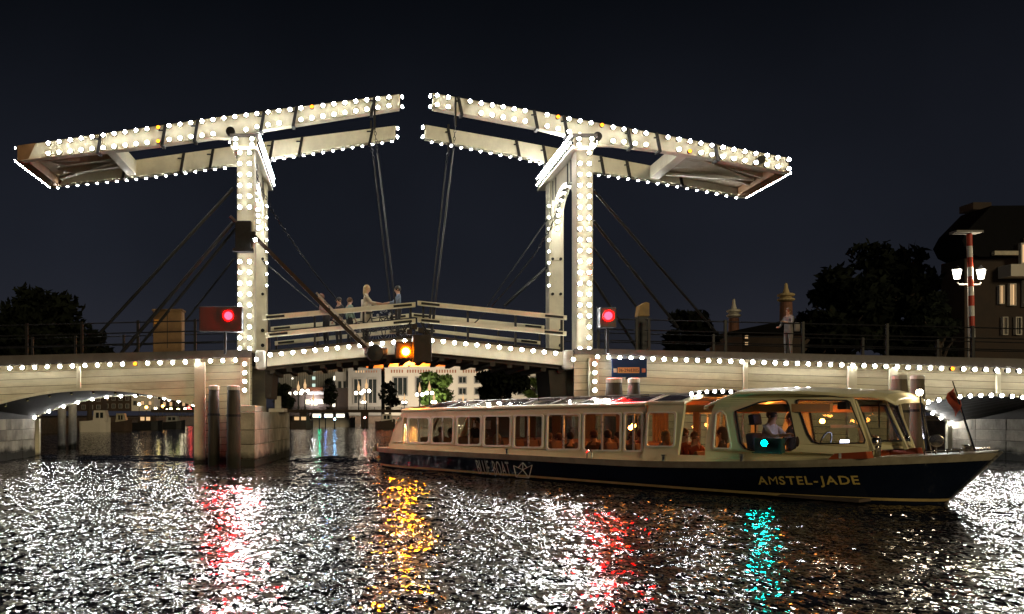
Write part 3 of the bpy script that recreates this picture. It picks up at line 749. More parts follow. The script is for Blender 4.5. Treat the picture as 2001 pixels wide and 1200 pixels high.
b = MB(); b.box(PX(712, 27.5), PX(757, 27.5), 27.35, 27.75, PZ(694, 27.5), PZ(679, 27.5)); obj('pivot_arm', b, M['coping'], T, bevel=.05)

# centre signal below the meeting leaves
c = P(812, 690, 27.5)
T = thing('centre_signal', 'orange lit signal lamp in a dark box where the leaves meet', 'signal lamp', c)
b = MB(); b.box(PX(806, 27.5), PX(843, 27.5), 27.3, 27.75, PZ(708, 27.5), PZ(655, 27.5)); obj('housing', b, M['rust'], T, bevel=.03)
b = MB(); b.box(PX(772, 27.5), PX(807, 27.5), 27.35, 27.72, PZ(702, 27.5), PZ(668, 27.5)); obj('lamp_box', b, M['rust'], T, bevel=.03)
b = MB(); b.lathe(P(793, 687, 27.32), [(.115, 0), (.13, .06)], 18, 'y'); obj('lens', b, M['orangelamp'], T)
for s_ in (-1, 1): b = MB(); b.bar(P(812+s_*28, 655, 27.5), P(812+s_*10, 630, 27.5), .05, .05); obj('hanger_bracket', b, M['iron'], T)
for k, (px, py) in enumerate(((800, 648), (822, 645), (835, 650), (810, 638))): b = MB(); b.box(PX(px-5, 27.6), PX(px+5, 27.6), 27.5, 27.7, PZ(py+6, 27.6), PZ(py-4, 27.6)); obj('machinery_box', b, M['rust'], T, bevel=.01)

# red signals
def red_signal(label, cx, cy, box, post, d=27.3):
    c = P(cx, 690, d); T = thing('red_signal', label, 'signal lamp', c, 'red signals beside the portals')
    b = MB(); b.box(PX(box[0], d), PX(box[1], d), d+.05, d+.42, PZ(box[3], d), PZ(box[2], d)); obj('housing', b, M['blackp'], T, bevel=.03)
    b = MB(); b.lathe(P(cx, cy, d-.02), [(.19, .06), (.19, -.02), (.175, -.02), (.175, .05)], 18, 'y'); obj('hood', b, M['blackp'], T)
    b = MB(); b.lathe(P(cx, cy, d), [(.03, -.11), (.09, -.08), (.13, -.01), (.13, .05)], 18, 'y'); obj('lens', b, M['red'], T)
    b = MB(); b.tube([P(post, box[3], d+.2), P(post, 692, d+.2)], .05, 8); obj('post', b, M['iron'], T)
    b = MB(); b.tube([P(box[0]-8, 600, d+.3), P(box[0]+5, box[2]+6, d+.3)], .02, 6); obj('cable', b, M['iron'], T)
red_signal('left red signal lamp in a wide dark box', 446, 617, (388, 473, 598, 648), 440)
red_signal('right red signal lamp beside the right portal', 1189, 617, (1173, 1206, 600, 640), 1187)

# railings on the spans
def railing(label, x0, x1, posts, y, hs=(1.02, .68, .32)):
    T = thing('bridge_railing', label, 'railing', (posts[0], y, zdeck(posts[0])))
    for h in hs:
        b = MB(); xs = np.linspace(x0, x1, 8); b.tube([(x, y, zdeck(x)+h) for x in xs], .022, 6); obj('rail', b, M['iron'], T)
    for x in posts:
        b = MB(); b.box(x-.04, x+.04, y-.04, y+.04, zdeck(x)-.05, zdeck(x)+hs[0]+.06); obj('post', b, M['iron'], T)
railing('black railing on the left span, near side', X(-60), X(473), [X(-40), X(50), X(158), X(268), X(380), X(472)], D0+.1)
railing('black railing on the left span, far side', X(-60)-1, X(480), [X(-40), X(58), X(168), X(278), X(398)], YF-.05)
railing('short black railing beside the right portal', X(1166), X(1250), [X(1171), X(1186), X(1246)], D0+.1)
railing('long black railing on the right span, near side', X(1262), X(2380), [X(1270), X(1420), X(1572), X(1737), X(1905), X(2060), X(2200)], D0+.1)
railing('long black railing on the right span, far side', X(1170), X(2350), [X(1350), X(1510), X(1680), X(1850), X(2020)], YF-.05)

# cabinet on the left span, covered post on the right span
d = 28.6
T = thing('control_cabinet', 'tan wooden cabinet with an orange label on the left span', 'cabinet', (PX(328, d), d, zdeck(X(328))))
b = MB(); b.box(PX(299, d), PX(355, d), d, d+.5, zdeck(X(328))-.02, PZ(608, d)); obj('body', b, M['tan'], T, bevel=.015)
b = MB(); b.box(PX(297, d), PX(357, d), d-.03, d+.55, PZ(608, d)+.002, PZ(604, d)); obj('lid', b, M['tan'], T, bevel=.01)
b = MB(); b.box(PX(301, d), PX(310, d), d-.012, d-.002, PZ(633, d), PZ(624, d)); obj('label_plate', b, M['orange'], T)
b = MB(); b.box(PX(327, d)-.01, PX(327, d)+.01, d-.008, d-.002, PZ(680, d), PZ(612, d)); obj('door_seam', b, M['iron'], T)
d = 28.2
T = thing('barrier_post', 'dark barrier post under a yellow tan cover on the right span', 'barrier post', (PX(1257, d), d, zdeck(X(1257))))
b = MB(); b.box(PX(1247, d), PX(1268, d), d, d+.35, zdeck(X(1257))-.02, PZ(617, d)); obj('body', b, M['iron'], T, bevel=.02)
b = MB(); b.prism([(PX(1247, d), PZ(618, d)), (PX(1269, d), PZ(618, d)), (PX(1269, d), PZ(592, d)), (PX(1262, d), PZ(590, d)), (PX(1250, d), PZ(597, d))], d-.02, d+.37); obj('cover', b, M['yellowtan'], T, bevel=.02)

# ------------------------------------------------------------------ lettering
def glyph(ch, bold):
    cu = bpy.data.curves.new('lettering', 'FONT'); cu.body = ch; cu.offset = bold; cu.resolution_u = 3
    to = bpy.data.objects.new('lettering', cu); C.objects.link(to)
    dg = bpy.context.evaluated_depsgraph_get(); dg.update(); m_ = to.evaluated_get(dg).to_mesh(); m_.calc_loop_triangles()
    vs = [tuple(v.co)[:2] for v in m_.vertices]; fs = [tuple(t_.vertices) for t_ in m_.loop_triangles]
    to.evaluated_get(dg).to_mesh_clear(); bpy.data.objects.remove(to); bpy.data.curves.remove(cu); return vs, fs
def text_mb(txt, w, h, bold=.02, gap=.10, xf=None):
    """letters set one by one with an even gap, scaled to w x h and laid on a surface by xf"""
    cx = 0; parts = []
    for ch in txt:
        if ch == ' ': cx += .50; continue
        vs, fs = glyph(ch, 0 if ch in 'MW' else bold); x0 = min(v[0] for v in vs); x1 = max(v[0] for v in vs)
        parts.append(([(v[0]-x0+cx, v[1]) for v in vs], fs)); cx += x1-x0+gap
    cx -= gap; ys = [v[1] for vs, _ in parts for v in vs]; y0, y1 = min(ys), max(ys); b = MB()
    for vs, fs in parts: b.add([xf(v[0]/cx*w, (v[1]-y0)/(y1-y0)*h) for v in vs], fs)
    return b
d = 27.5
T = thing('phone_sign', 'blue sign with an orange phone number plate hanging on the right span', 'sign', P(1230, 737, d))
b = MB(); b.box(PX(1196, d), PX(1264, d), d, d+.05, PZ(737, d), PZ(701, d)); obj('panel', b, M['blue'], T)
b = MB(); b.box(PX(1207, d), PX(1249, d), d-.012, d-.002, PZ(729, d), PZ(718, d)); obj('number_plate', b, M['platey'], T)
obj('number', text_mb('06-29683105', PX(1248, d)-PX(1209, d), .115, .02, .09, lambda u, v: (PX(1209, d)+u, d-.017, PZ(727, d)+v)), M['ink'], T)
b = MB(); b.box(PX(1199, d), PX(1205, d), d-.01, d-.002, PZ(728, d), PZ(720, d)); obj('pictogram', b, M['wletter'], T)
b = MB(); b.box(PX(1254, d), PX(1261, d), d-.01, d-.002, PZ(728, d), PZ(720, d)); obj('pictogram', b, M['redbox'], T)
b = MB(); b.box(PX(1226, d), PX(1234, d), d+.05, d+.18, PZ(741, d), PZ(737, d)); obj('bracket', b, M['iron'], T)
# ------------------------------------------------------------------ tour boat
BA = R(-53.5); BO = Vector((10.35-7*math.cos(BA), 14.91-7*math.sin(BA), 0))
ux, uy = math.cos(BA), math.sin(BA)
def BS(px, py, ly):
    """a photo point lying on the boat's vertical plane at local y = ly -> local (x, z)"""
    k = (px-PX0)/F; ox, oy = BO.x-ly*uy, BO.y+ly*ux
    lx = (k*oy-ox)/(ux-k*uy); return lx, H+(HOR-py)*(oy+lx*uy)/F
def BP(px, py, ly): x, z = BS(px, py, ly); return Vector((x, ly, z))
boat = thing('tour_boat', 'long navy and cream canal tour boat with lit cabin full of passengers', 'tour boat', BO, rz=BA)
def bobj(name, b, m, parent=None, **k): return obj(name, b, m, parent or boat, local=True, **k)
def zs(x): return .60+.36*max(0, (x-1.5)/6.3)**1.7
def xend(z): return 7.0+.84*z/.96
def wid(x, z):
    s = min(1, max(0, (xend(max(z, 0))-x)/4.3)); w = 1.50+.25*min(max(z, 0), .7)/.7
    f = max(0, 1-(1-s)**2.5)**.62
    st = 1-.10*max(0, (-5.9-x)/1.0)**2
    return w*f*st*(1 if z >= 0 else (1+z*1.0))
XS0 = -7.35
def hull_strip(zf0, zf1, n=60, off=0, nz=6, x0=XS0, x1=None):
    b = MB()
    for sd in (-1, 1):
        v = []; fs = []
        for i in range(n+1):
            t = (i/n); t = 1-(1-t)**1.5
            for j in range(nz+1):
                q = j/nz
                if x1 is None:
                    xe = xend(.6); x = XS0+(xe-XS0)*t; z0 = zf0(x); z1 = zf1(x); z = z0+(z1-z0)*q
                    x = XS0+(xend(max(z, 0))-XS0)*t; 
                else:
                    x = x0+(x1-x0)*t; z = zf0(x)+(zf1(x)-zf0(x))*q
                v.append((x, sd*(wid(x, z)+off), z))
        for i in range(n):
            for j in range(nz):
                a = i*(nz+1)+j; fs.append((a, a+nz+1, a+nz+2, a+1))
        b.add(v, fs)
    return b
nt_ = lambda x: zs(x)-.125
b = hull_strip(lambda x: -.4, nt_)
ys = [(-wid(XS0, z), z) for z in (-.4, 0, .25, nt_(XS0))]
b.add([(XS0, y, z) for y, z in ys]+[(XS0, -y, z) for y, z in ys[::-1]], [tuple(range(8))])
hullo = bobj('hull', b, M['hull'], smooth=True)
b = hull_strip(lambda x: nt_(x)-.01, lambda x: zs(x), off=.035, nz=2); bobj('rubbing_strake', b, M['strake'], smooth=False)
b = hull_strip(lambda x: .055, lambda x: .105, off=.006, nz=1); bobj('boot_stripe', b, M['stripe'], hullo)
b = MB(); b.tube([(xend(z)+.012, 0, z) for z in (0, .3, .6, .95)], .022, 6); bobj('stem_bar', b, M['silver'])
b = MB(); b.box(XS0-.04, XS0, -1.5, 1.5, nt_(XS0), zs(XS0)); bobj('transom_strake', b, M['strake'])
# decks
def deck(xa, xb, ya, n=24):
    b = MB(); v = []; fs = []
    for i in range(n+1):
        x = xa+(xb-xa)*i/n; z = zs(x)-.015; w = wid(x, z)+.03
        y0 = ya if ya is not None else None
        v += [(x, -w, z), (x, (-y0 if y0 else 0), z+(0 if y0 else .03)), (x, (y0 if y0 else 0), z+(0 if y0 else .03)), (x, w, z)]
        if i:
            a = 4*(i-1); fs += [(a, a+4, a+5, a+1), (a+2, a+6, a+7, a+3)]
    return b.add(v, fs)
XC0 = BS(757, 880, -1.45)[0]; XW0 = BS(1375, 897, -1.5)[0]; XF = BS(1703, 880, -.88)[0]
def wdk(x): return 1.45
bobj('side_deck', deck(XC0-.02, XF-.02, 1.40), M['cream'])
bobj('foredeck', deck(XF-.018, xend(.95)-.03, None), M['strake']); bobj('aft_deck', deck(XS0, XC0-.024, None), M['strake'])
b = MB(); b.box(XC0, XF, -1.38, 1.38, .04, .09); bobj('cabin_floor', b, M['floor'])
# cabin walls, drawn from the window rows
def rr(x0, x1, y0, y1, r=5, sk=0, n=4):
    p_ = []
    for cx, cy, a0 in ((x1-r, y0+r, -90), (x1-r, y1-r, 0), (x0+r, y1-r, 90), (x0+r, y0+r, 180)):
        for k in range(n+1):
            a = R(a0+90*k/n); p_.append((cx+r*math.cos(a)+sk*(y1-(cy+r*math.sin(a)))/(y1-y0), cy+r*math.sin(a)))
    return p_
def shrink(poly, d):
    cx = sum(p_[0] for p_ in poly)/len(poly); cy = sum(p_[1] for p_ in poly)/len(poly)
    x0, x1 = min(p_[0] for p_ in poly), max(p_[0] for p_ in poly); y0, y1 = min(p_[1] for p_ in poly), max(p_[1] for p_ in poly)
    return [(cx+(p_[0]-cx)*(1-2*d/(x1-x0)), cy+(p_[1]-cy)*(1-2*d/(y1-y0))) for p_ in poly]
wins = [(795, 840, 814, 867), (841, 887, 813, 868), (890, 941, 812, 871), (943, 999, 811, 873), (1002, 1062, 810, 876), (1067, 1134, 808, 880), (1138, 1214, 806, 882), (1218, 1256, 805, 883)]
def to3(side, c):
    def f(x, z, t): return (x, side*(c-t), z)
    return f
def loc2(poly, c): return [BS(a, b_, -c) for a, b_ in poly]
def wall(name, outer, holes, c, m, th=.05, sides=(-1, 1)):
    for sd in sides:
        b = MB(); b.plate(loc2(outer, c), [loc2(h, c) for h in holes], to3(sd, c), th); bobj(name, b, m)
def window(poly, c, sides=(-1, 1), mull=True, fw=3.2, nm='window', fm='creamf', proud=.022):
    for sd in sides:
        o_ = loc2(poly, c); inn = loc2(shrink(poly, fw), c)
        b = MB(); b.plate(o_, [inn], lambda x, z, t, sd=sd: (x, sd*(c+proud-t), z), proud+.02); fo = bobj(nm, b, M[fm])
        b = MB(); b.plate(inn, [], lambda x, z, t, sd=sd: (x, sd*(c-.012-t), z), .008); bobj('pane', b, M['glass'], fo)
        if mull:
            xs_ = sorted([q[0] for q in inn]); xm = (xs_[0]+xs_[-1])/2; z0 = min(q[1] for q in inn); z1 = max(q[1] for q in inn)
            b = MB(); b.box(xm-.018, xm+.018, sd*(c-.012)-.02, sd*(c-.012)+.022, z0-.003, z1+.003); bobj('mullion', b, M['silver'], fo)
C1 = 1.45
outer = [(754, 892), (757, 881), (770, 838), (786, 804), (1000, 800), (1262, 792), (1262, 908), (1000, 901)]
holes = [rr(a, b_, c_, d_, 5, 1.5) for a, b_, c_, d_ in wins]
rear = [(778, 816), (789, 816), (786, 864), (767, 864)]
wall('cabin_wall', outer, holes+[rear], C1, M['cream'])
for h in holes: window(h, C1)
hz2 = sorted((sum(q[0] for q in loc2(h, C1))/len(h), min(q[1] for q in loc2(h, C1))) for h in holes)
for sd in (-1, 1):
    b = MB(); xa9, xb9 = XC0+.06, BS(1262, 880, -C1)[0]; xs9 = np.linspace(xa9, xb9, 16)
    b.prism([(x, .45) for x in xs9]+[(x, float(np.interp(x, [q[0] for q in hz2], [q[1] for q in hz2]))-.012) for x in xs9[::-1]], sd*(C1-.045), sd*(C1-.003)); bobj('lower_panel', b, M['cream'])
for sd in (-1, 1):
    b = MB(); b.plate(loc2(rear, C1), [], lambda x, z, t, sd=sd: (x, sd*(C1-.015-t), z), .012); ro = bobj('rear_quarter_pane', b, M['blueglass'])
xr0, zr0 = BS(757, 881, -C1); xr1, zr1 = BS(786, 804, -C1)
b = MB(); b.plate([(-1.4, 0), (1.4, 0), (1.4, 1), (-1.4, 1)], [[(-1.2, .2), (-1.2, .85), (-.05, .85), (-.05, .2)], [(.05, .2), (.05, .85), (1.2, .85), (1.2, .2)]],
    lambda y, q, t: (xr0+(xr1-xr0)*q+t, y, zr0+(zr1-zr0)*q), .05); bobj('rear_wall', b, M['cream'])
b = MB(); b.plate([(-1.2, .2), (-1.2, .85), (1.2, .85), (1.2, .2)], [], lambda y, q, t: (xr0+(xr1-xr0)*q+.06+t, y, zr0+(zr1-zr0)*q), .01); bobj('rear_pane', b, M['glass'])
C2 = 1.50
ent = [(1254, 906), (1268, 788), (1338, 787), (1322, 907)]; eh = rr(1261, 1319, 804, 874, 6, 4)
wall('entry_panel', ent, [eh], C2, M['cream'], .07); window(eh, C2, mull=False)
wall('entry_sill', [(1321, 907), (1322, 889), (1378, 890), (1377, 909)], [], C2, M['cream'], .06)
# wheelhouse flanks
C3 = 1.50
wh = [(1376, 910), (1380, 850), (1392, 800), (1402, 783), (1440, 768), (1560, 767), (1664, 773), (1680, 825), (1704, 892), (1640, 902), (1500, 909)]
w1 = [(1398, 808), (1404, 803), (1412, 803), (1419, 810), (1430, 872), (1427, 878), (1395, 877), (1393, 873)]
w2 = [(1436, 803), (1484, 785), (1530, 780), (1538, 783), (1543, 792), (1558, 868), (1556, 876), (1545, 882), (1470, 882), (1456, 878), (1446, 866)]
w3 = [(1555, 782), (1560, 780), (1655, 781), (1662, 785), (1692, 860), (1690, 867), (1600, 868), (1588, 864), (1578, 850)]
def cvar(x):   # the wheelhouse narrows towards the bow
    return 1.50-.62*min(1, max(0, (x-XW0)/(XF-XW0)))**2.4
def to_var(sd, off=0): return lambda x, z, t: (x, sd*(cvar(x)+off-t), z)
def locv(poly):
    r_ = []
    for a, b_ in poly:
        c = 1.4
        for _ in range(5): x, z = BS(a, b_, -c); c = cvar(x)
        r_.append((x, z))
    return r_
def dens(poly, n=4):
    o_ = []
    for i in range(len(poly)):
        a, b_ = poly[i], poly[(i+1) % len(poly)]
        for k in range(n): o_.append((a[0]+(b_[0]-a[0])*k/n, a[1]+(b_[1]-a[1])*k/n))
    return o_
for sd in (-1, 1):
    b = MB(); b.plate(locv(dens(wh)), [locv(dens(w, 2)) for w in (w1, w2, w3)], to_var(sd), .06); bobj('wheelhouse_wall', b, M['cream'])
    for w, fm in ((w1, 'creamf'), (w2, 'blackp'), (w3, 'blackp')):
        b = MB(); b.plate(locv(dens(w, 2)), [locv(dens(shrink(w, 2.6), 2))], to_var(sd, .015), .04); fo = bobj('window', b, M[fm])
        b = MB(); b.plate(locv(dens(shrink(w, 2.6), 2)), [], to_var(sd, -.015), .008); bobj('pane', b, M['glass'], fo)
# windscreen: two raked panes meeting at a centre mullion
xa_, za_ = BS(1704, 880, -.88); xt_, zt_ = BS(1666, 781, -.90); YW = .88
bow_b, bow_t = .22, .16
def ws(y, q): 
    k = 1-(abs(y)/YW)**1.6
    return (xa_+bow_b*k)*(1-q)+(xt_+bow_t*k)*q
n = 8
grid = [-YW+2*YW*i/n for i in range(n+1)]
for q0, q1, nm in ((0, .16, 'windscreen_sill'), (.90, 1.0, 'windscreen_header')):
    b = MB(); pl = [(y, q0) for y in grid]+[(y, q1) for y in grid[::-1]]
    b.plate(pl, [], lambda y, q, t: (ws(y, q)-t, y, za_+(zt_-za_)*q), .05); bobj(nm, b, M['cream'])
for s0, s1 in ((-YW+.06, -.03), (.03, YW-.06)):
    g_ = [s0+(s1-s0)*i/5 for i in range(6)]; pl = [(y, .16) for y in g_]+[(y, .90) for y in g_[::-1]]
    b = MB(); b.plate(pl, [shrink(pl, .035)], lambda y, q, t: (ws(y, q)+.01-t, y, za_+(zt_-za_)*q), .04); fo = bobj('windscreen', b, M['blackp'])
    b = MB(); b.plate(pl, [], lambda y, q, t: (ws(y, q)-.02-t, y, za_+(zt_-za_)*q), .008); bobj('pane', b, M['glass'], fo)
    ym = (s0+s1)/2; b = MB(); b.tube([(ws(ym+.1, .93)+.05, ym+.1, za_+(zt_-za_)*.93), (ws(ym-.15, .45)+.04, ym-.15, za_+(zt_-za_)*.45)], .012, 6); bobj('wiper', b, M['iron'], fo)
for y in (-YW+.02, 0, YW-.02):
    b = MB(); b.bar((ws(y, 0), y, za_), (ws(y, 1), y, zt_), .06, .07, (0, 1, 0)); bobj('pillar', b, M['cream'])
# roofs
zg = lambda x: float(np.interp(x, [BS(786, 804, -C1)[0], BS(1262, 792, -C1)[0]], [BS(786, 804, -C1)[1], BS(1262, 792, -C1)[1]]))
xg0, xg1 = BS(786, 804, -C1)[0]-.02, BS(1262, 792, -C1)[0]
def loft(secs, closed=False):
    b = MB(); m_ = len(secs[0]); v = [p_ for s in secs for p_ in s]; fs = []
    for i in range(len(secs)-1):
        for j in range(m_-1): a = i*m_+j; fs.append((a, a+1, a+m_+1, a+m_))
    fs.append(tuple(range(m_))[::-1]); fs.append(tuple(range((len(secs)-1)*m_, len(secs)*m_)))
    return b.add(v, fs)
YR = .78; RR = .15
b = MB()
for sd in (-1, 1): b.prism([(sd*(C1+.03), 0), (sd*(C1+.03), .045), (sd*(C1-.12), .075), (sd*(C1-.12), .0)], 0, 1, 'x')
gut = MB()
for sd in (-1, 1):
    v = []; q_ = [(C1+.03, -.0), (C1+.03, .05), (C1-.10, .085), (C1-.10, 0)]
    for x in (xg0, xg1): v += [(x, sd*y, zg(x)+z) for y, z in q_]
    gut.add(v, [(0,1,5,4),(1,2,6,5),(2,3,7,6),(3,0,4,7),(0,3,2,1),(4,5,6,7)])
bobj('roof_gutter', gut, M['cream'])
def roofz(x, y): 
    a = abs(y); return zg(x)+.08+(RR-.0)*min(1, (C1-.10-a)/(C1-.10-YR))*(1 if x > xg0+.8 else max(.15, (x-xg0)/.8))
b = loft([[(x, y, roofz(x, y)-(0 if abs(y) < 1.3 else 0)) for y in (-YR, -.3, .3, YR)]+[(x, y, roofz(x, y)-.03) for y in (YR, -YR)] for x in np.linspace(xg0+.02, xg1+1.2, 12)])
bobj('roof_top', b, M['silver'])
npan = 9; xs_ = np.linspace(xg0+.02, xg1+.0, npan+1)
for i in range(npan):
    for sd in (-1, 1):
        x0, x1 = xs_[i]+.02, xs_[i+1]-.02; v = []
        for x in (x0, x1):
            for y in (C1-.10, YR): v += [(x, sd*y, roofz(x, y)), (x, sd*y, roofz(x, y)-.02)]
        b = MB(); b.add(v, [(0,2,6,4),(1,5,7,3),(0,4,5,1),(2,3,7,6),(0,1,3,2),(4,6,7,5)]); bobj('roof_glass', b, M['roofglass'])
        b = MB(); b.bar((x1+.02, sd*(C1-.1), roofz(x1, C1-.1)+.002), (x1+.02, sd*YR, roofz(x1, YR)+.002), .035, .03); bobj('roof_rib', b, M['silver'])
b = MB()
for sd in (-1, 1): b.tube([(x, sd*YR, roofz(x, YR)+.02) for x in np.linspace(xg0+.3, xg1+1.0, 10)], .018, 6)
bobj('roof_rail', b, M['silver'])
# entry roof frame and wheelhouse roof
e0, e1 = BS(1268, 788, -C2)[0], BS(1338, 787, -C2)[0]; ze = BS(1300, 788, -C2)[1]
b = loft([[(x, -C2-.01, ze-.02), (x, -C2-.01, ze+.03), (x, -.8, ze+.19), (x, .8, ze+.19), (x, C2+.01, ze+.03), (x, C2+.01, ze-.02), (x, .8, ze+.13), (x, -.8, ze+.13)] for x in (e0-.03, e1)])
bobj('entry_roof', b, M['cream'])
b = MB(); b.add([(e0+.08, -C2+.05, ze+.055), (e1-.12, -C2+.05, ze+.055), (e1-.12, -.82, ze+.195), (e0+.08, -.82, ze+.195)], [(0, 1, 2, 3)]); bobj('roof_glass', b, M['roofglass'])
top = [(1376, 795), (1402, 782), (1440, 766), (1500, 764), (1560, 764), (1620, 767), (1664, 771)]
secs = []
tp = [BS(a, b_, -(cvar(BS(a, b_, -1.4)[0]))) for a, b_ in top]
xl_, zl_ = tp[-1]
tp += [(xl_+.28, zl_+.0), (xl_+.50, zl_-.06), (xl_+.62, zl_-.15)]
for k, (x, z) in enumerate(tp):
    c = cvar(min(x, XF))+.035; 
    if k >= len(tp)-3: c -= (.03, .12, .22)[k-len(tp)+3]
    cr = .09
    secs.append([(x, -c, z-.05), (x, -c, z), (x, -c*.8, z+cr*.7), (x, -c*.4, z+cr), (x, c*.4, z+cr), (x, c*.8, z+cr*.7), (x, c, z), (x, c, z-.05), (x, c*.5, z-.03+.02), (x, -c*.5, z-.03+.02)])
bobj('wheelhouse_roof', loft(secs), M['cream'], smooth=False, bevel=.02)
# sliding cover; its glowing bulbs imitate bridge bulbs mirrored in the roof
x0c, x1c = BS(1345, 765, -.8)[0], BS(1470, 762, -.8)[0]
b = MB(); zc = BS(1400, 766, -.8)[1]
cv = [(x0c+(x1c-x0c)*i/8, zc-.06+.10*math.sin(math.pi*(.12+.75*i/8))) for i in range(9)]
b.prism(cv+[(x, z-.05) for x, z in cv[::-1]], -.82, .82); co_ = bobj('sliding_cover', b, M['iron'])
for i in range(6):
    x, z = cv[i+1]; x -= .06; o = link_mesh('cover_glint', SMALL, co_, (x, -.84, z-.03), Vector((0, -1, 0)).to_track_quat('Z', 'Y').to_euler()); o.scale = (.8, .8, .8)
b = MB(); b.tube([(x0c-.3, -.84, cv[0][1]-.03)]+[(x, -.84, z+.012) for x, z in cv], .012, 6); bobj('cover_edge', b, M['silver'])
# ceiling lining, inside lamps
b = loft([[(x, y, min(roofz(min(x, xg1), y), zg(min(x, xg1))+.2)-.06) for y in (-1.3, -YR, YR, 1.3)]+[(x, y, min(roofz(min(x, xg1), y), 9)-.075) for y in (1.3, YR, -YR, -1.3)] for x in (xg0+.3, xg1)])
bobj('ceiling_lining', b, M['lining'])
b = MB(); b.box(xg1-.05, XF-.5, -1.33, -1.22, ze-.19, ze-.04); b.box(xg1-.05, XF-.5, 1.22, 1.33, ze-.19, ze-.04); bobj('header_lining', b, M['lining'])
b = MB(); b.box(e1, XW0+.8, -1.25, 1.25, ze+.05, ze+.075); bobj('entry_lining', b, M['lining'])
lamps = [(x, 0) for x in np.linspace(xg0+1.3, xg1-.3, 5)]+[(e1-.1, .3), (XW0+.35, .55)]
for k, (x, y) in enumerate(lamps):
    zc_ = (roofz(min(x, xg1), 0) if x < xg1 else ze+.04)-.1
    b = MB(); b.lathe((x, y, zc_), [(.07, -.03), (.10, 0), (.10, .02)], 12); bobj('ceiling_lamp', b, M['warm'])
b = MB(); b.ball(BP(1238, 832, -.1), .055, 10); b.ball(BP(1232, 836, .1), .05, 10); bobj('table_lamp', b, M['warm'])
b = MB(); b.ball(BP(1607, 823, .9), .05, 10); bobj('console_lamp', b, M['warm'])
# far wall posts seen through the windows and the seats
def seat(x, y, m, h=.62, w=.42):
    b = MB(); b.box(x-.2, x+.22, y-w/2, y+w/2, .09, .46)
    so = bobj('seat', b, M[m], bevel=.03)
    b = MB(); b.prism([(x-.2, .40), (x-.12, .46), (x-.24, h+.33), (x-.33, h+.30)], y-w/2, y+w/2); bobj('backrest', b, M[m], so, bevel=.03)
sx = np.arange(xg0+.9, xg1+.2, .78)
for x in sx:
    for y in (-1.05, -.58, .58, 1.05): seat(x, y, 'seat')
for x in (e1+.35, XW0+.3):
    for y in (-1.05, .7): seat(x, y, 'seat', .5)
cxp = BS(1490, 850, -.85)[0]
b = MB(); b.box(cxp-.15, cxp+.35, -1.05, -.6, .35, .62); so = bobj('helm_seat', b, M['seatblue'], bevel=.05)
b = MB(); b.prism([(cxp-.14, .60), (cxp+.02, .62), (cxp-.08, 1.22), (cxp-.24, 1.20)], -1.08, -.58); bobj('seat_back', b, M['seatblue'], so, bevel=.05)
b = MB(); b.prism([(cxp-.20, 1.36), (cxp-.09, 1.38), (cxp-.12, 1.58), (cxp-.23, 1.56)], -.98, -.68); b.box(cxp-.17, cxp-.14, -.85, -.81, 1.2, 1.37); bobj('headrest', b, M['seatblue'], so, bevel=.03)
b = MB(); b.prism([(XF-.75, .5), (XF-.1, .6), (XF-.1, .92), (XF-.55, .96)], -.7, .7); b2_ = MB(); b2_.box(XF-.62, XF-.60, -.66, -.36, .97, 1.10); bobj('helm_fill_panel', b2_, M['helmfill'])  # glowing panel on the dashboard, added to light the captain's shirt
bobj('dashboard', b, M['redbox'], bevel=.02)
b = MB(); pts = [(XF-.82+.06*math.cos(t), -.8+.2*math.sin(t), 1.05+.2*math.cos(t)) for t in np.linspace(0, 2*math.pi, 17)]; b.tube(pts, .014, 6); bobj('steering_wheel', b, M['blackp'])
b = MB(); b.box(XF-1.5, XF-1.0, .9, 1.1, 1.3, 1.36); bobj('shelf', b, M['cream'])
b = MB(); q = BP(1648, 792, -1.08); b.box(q.x-.1, q.x+.05, q.y, q.y+.16, q.z-.07, q.z+.05); bobj('cab_monitor', b, M['blackp'])
# running light with its green lit screen
p_ = BP(1495, 866, -1.62)
b = MB(); q0 = BP(1476, 883, -1.53); q1 = BP(1534, 857, -1.53)
M['tealboard'] = mat('green_screen_paint', (.004, .055, .048), .5)
b.box(q0.x, q1.x, -1.56, -1.53, q0.z, q1.z); lo_ = bobj('light_screen', b, M['tealboard'])
b = MB(); b.box(q1.x-.03, q1.x, -1.66, -1.56, q0.z, q1.z); b.box(q0.x, q1.x-.03, -1.66, -1.562, q0.z-.02, q0.z); bobj('screen_edge', b, M['tealboard'], lo_)
b = MB(); b.lathe((p_.x, -1.562, p_.z), [(.062, 0), (.062, -.09), (.056, -.09), (.056, -.07)], 14, 'y'); bobj('light_housing', b, M['iron'], lo_)
b = MB(); b.lathe((p_.x, -1.635, p_.z), [(.055, .01), (.052, -.02), (.03, -.035)], 14, 'y'); bobj('running_light', b, M['teal'], lo_)
b = MB(); q = BP(1558, 863, -1.62); b.ball(q, .07, 10, (.5, .5, 1.4)); bobj('side_mirror', b, M['rust'])
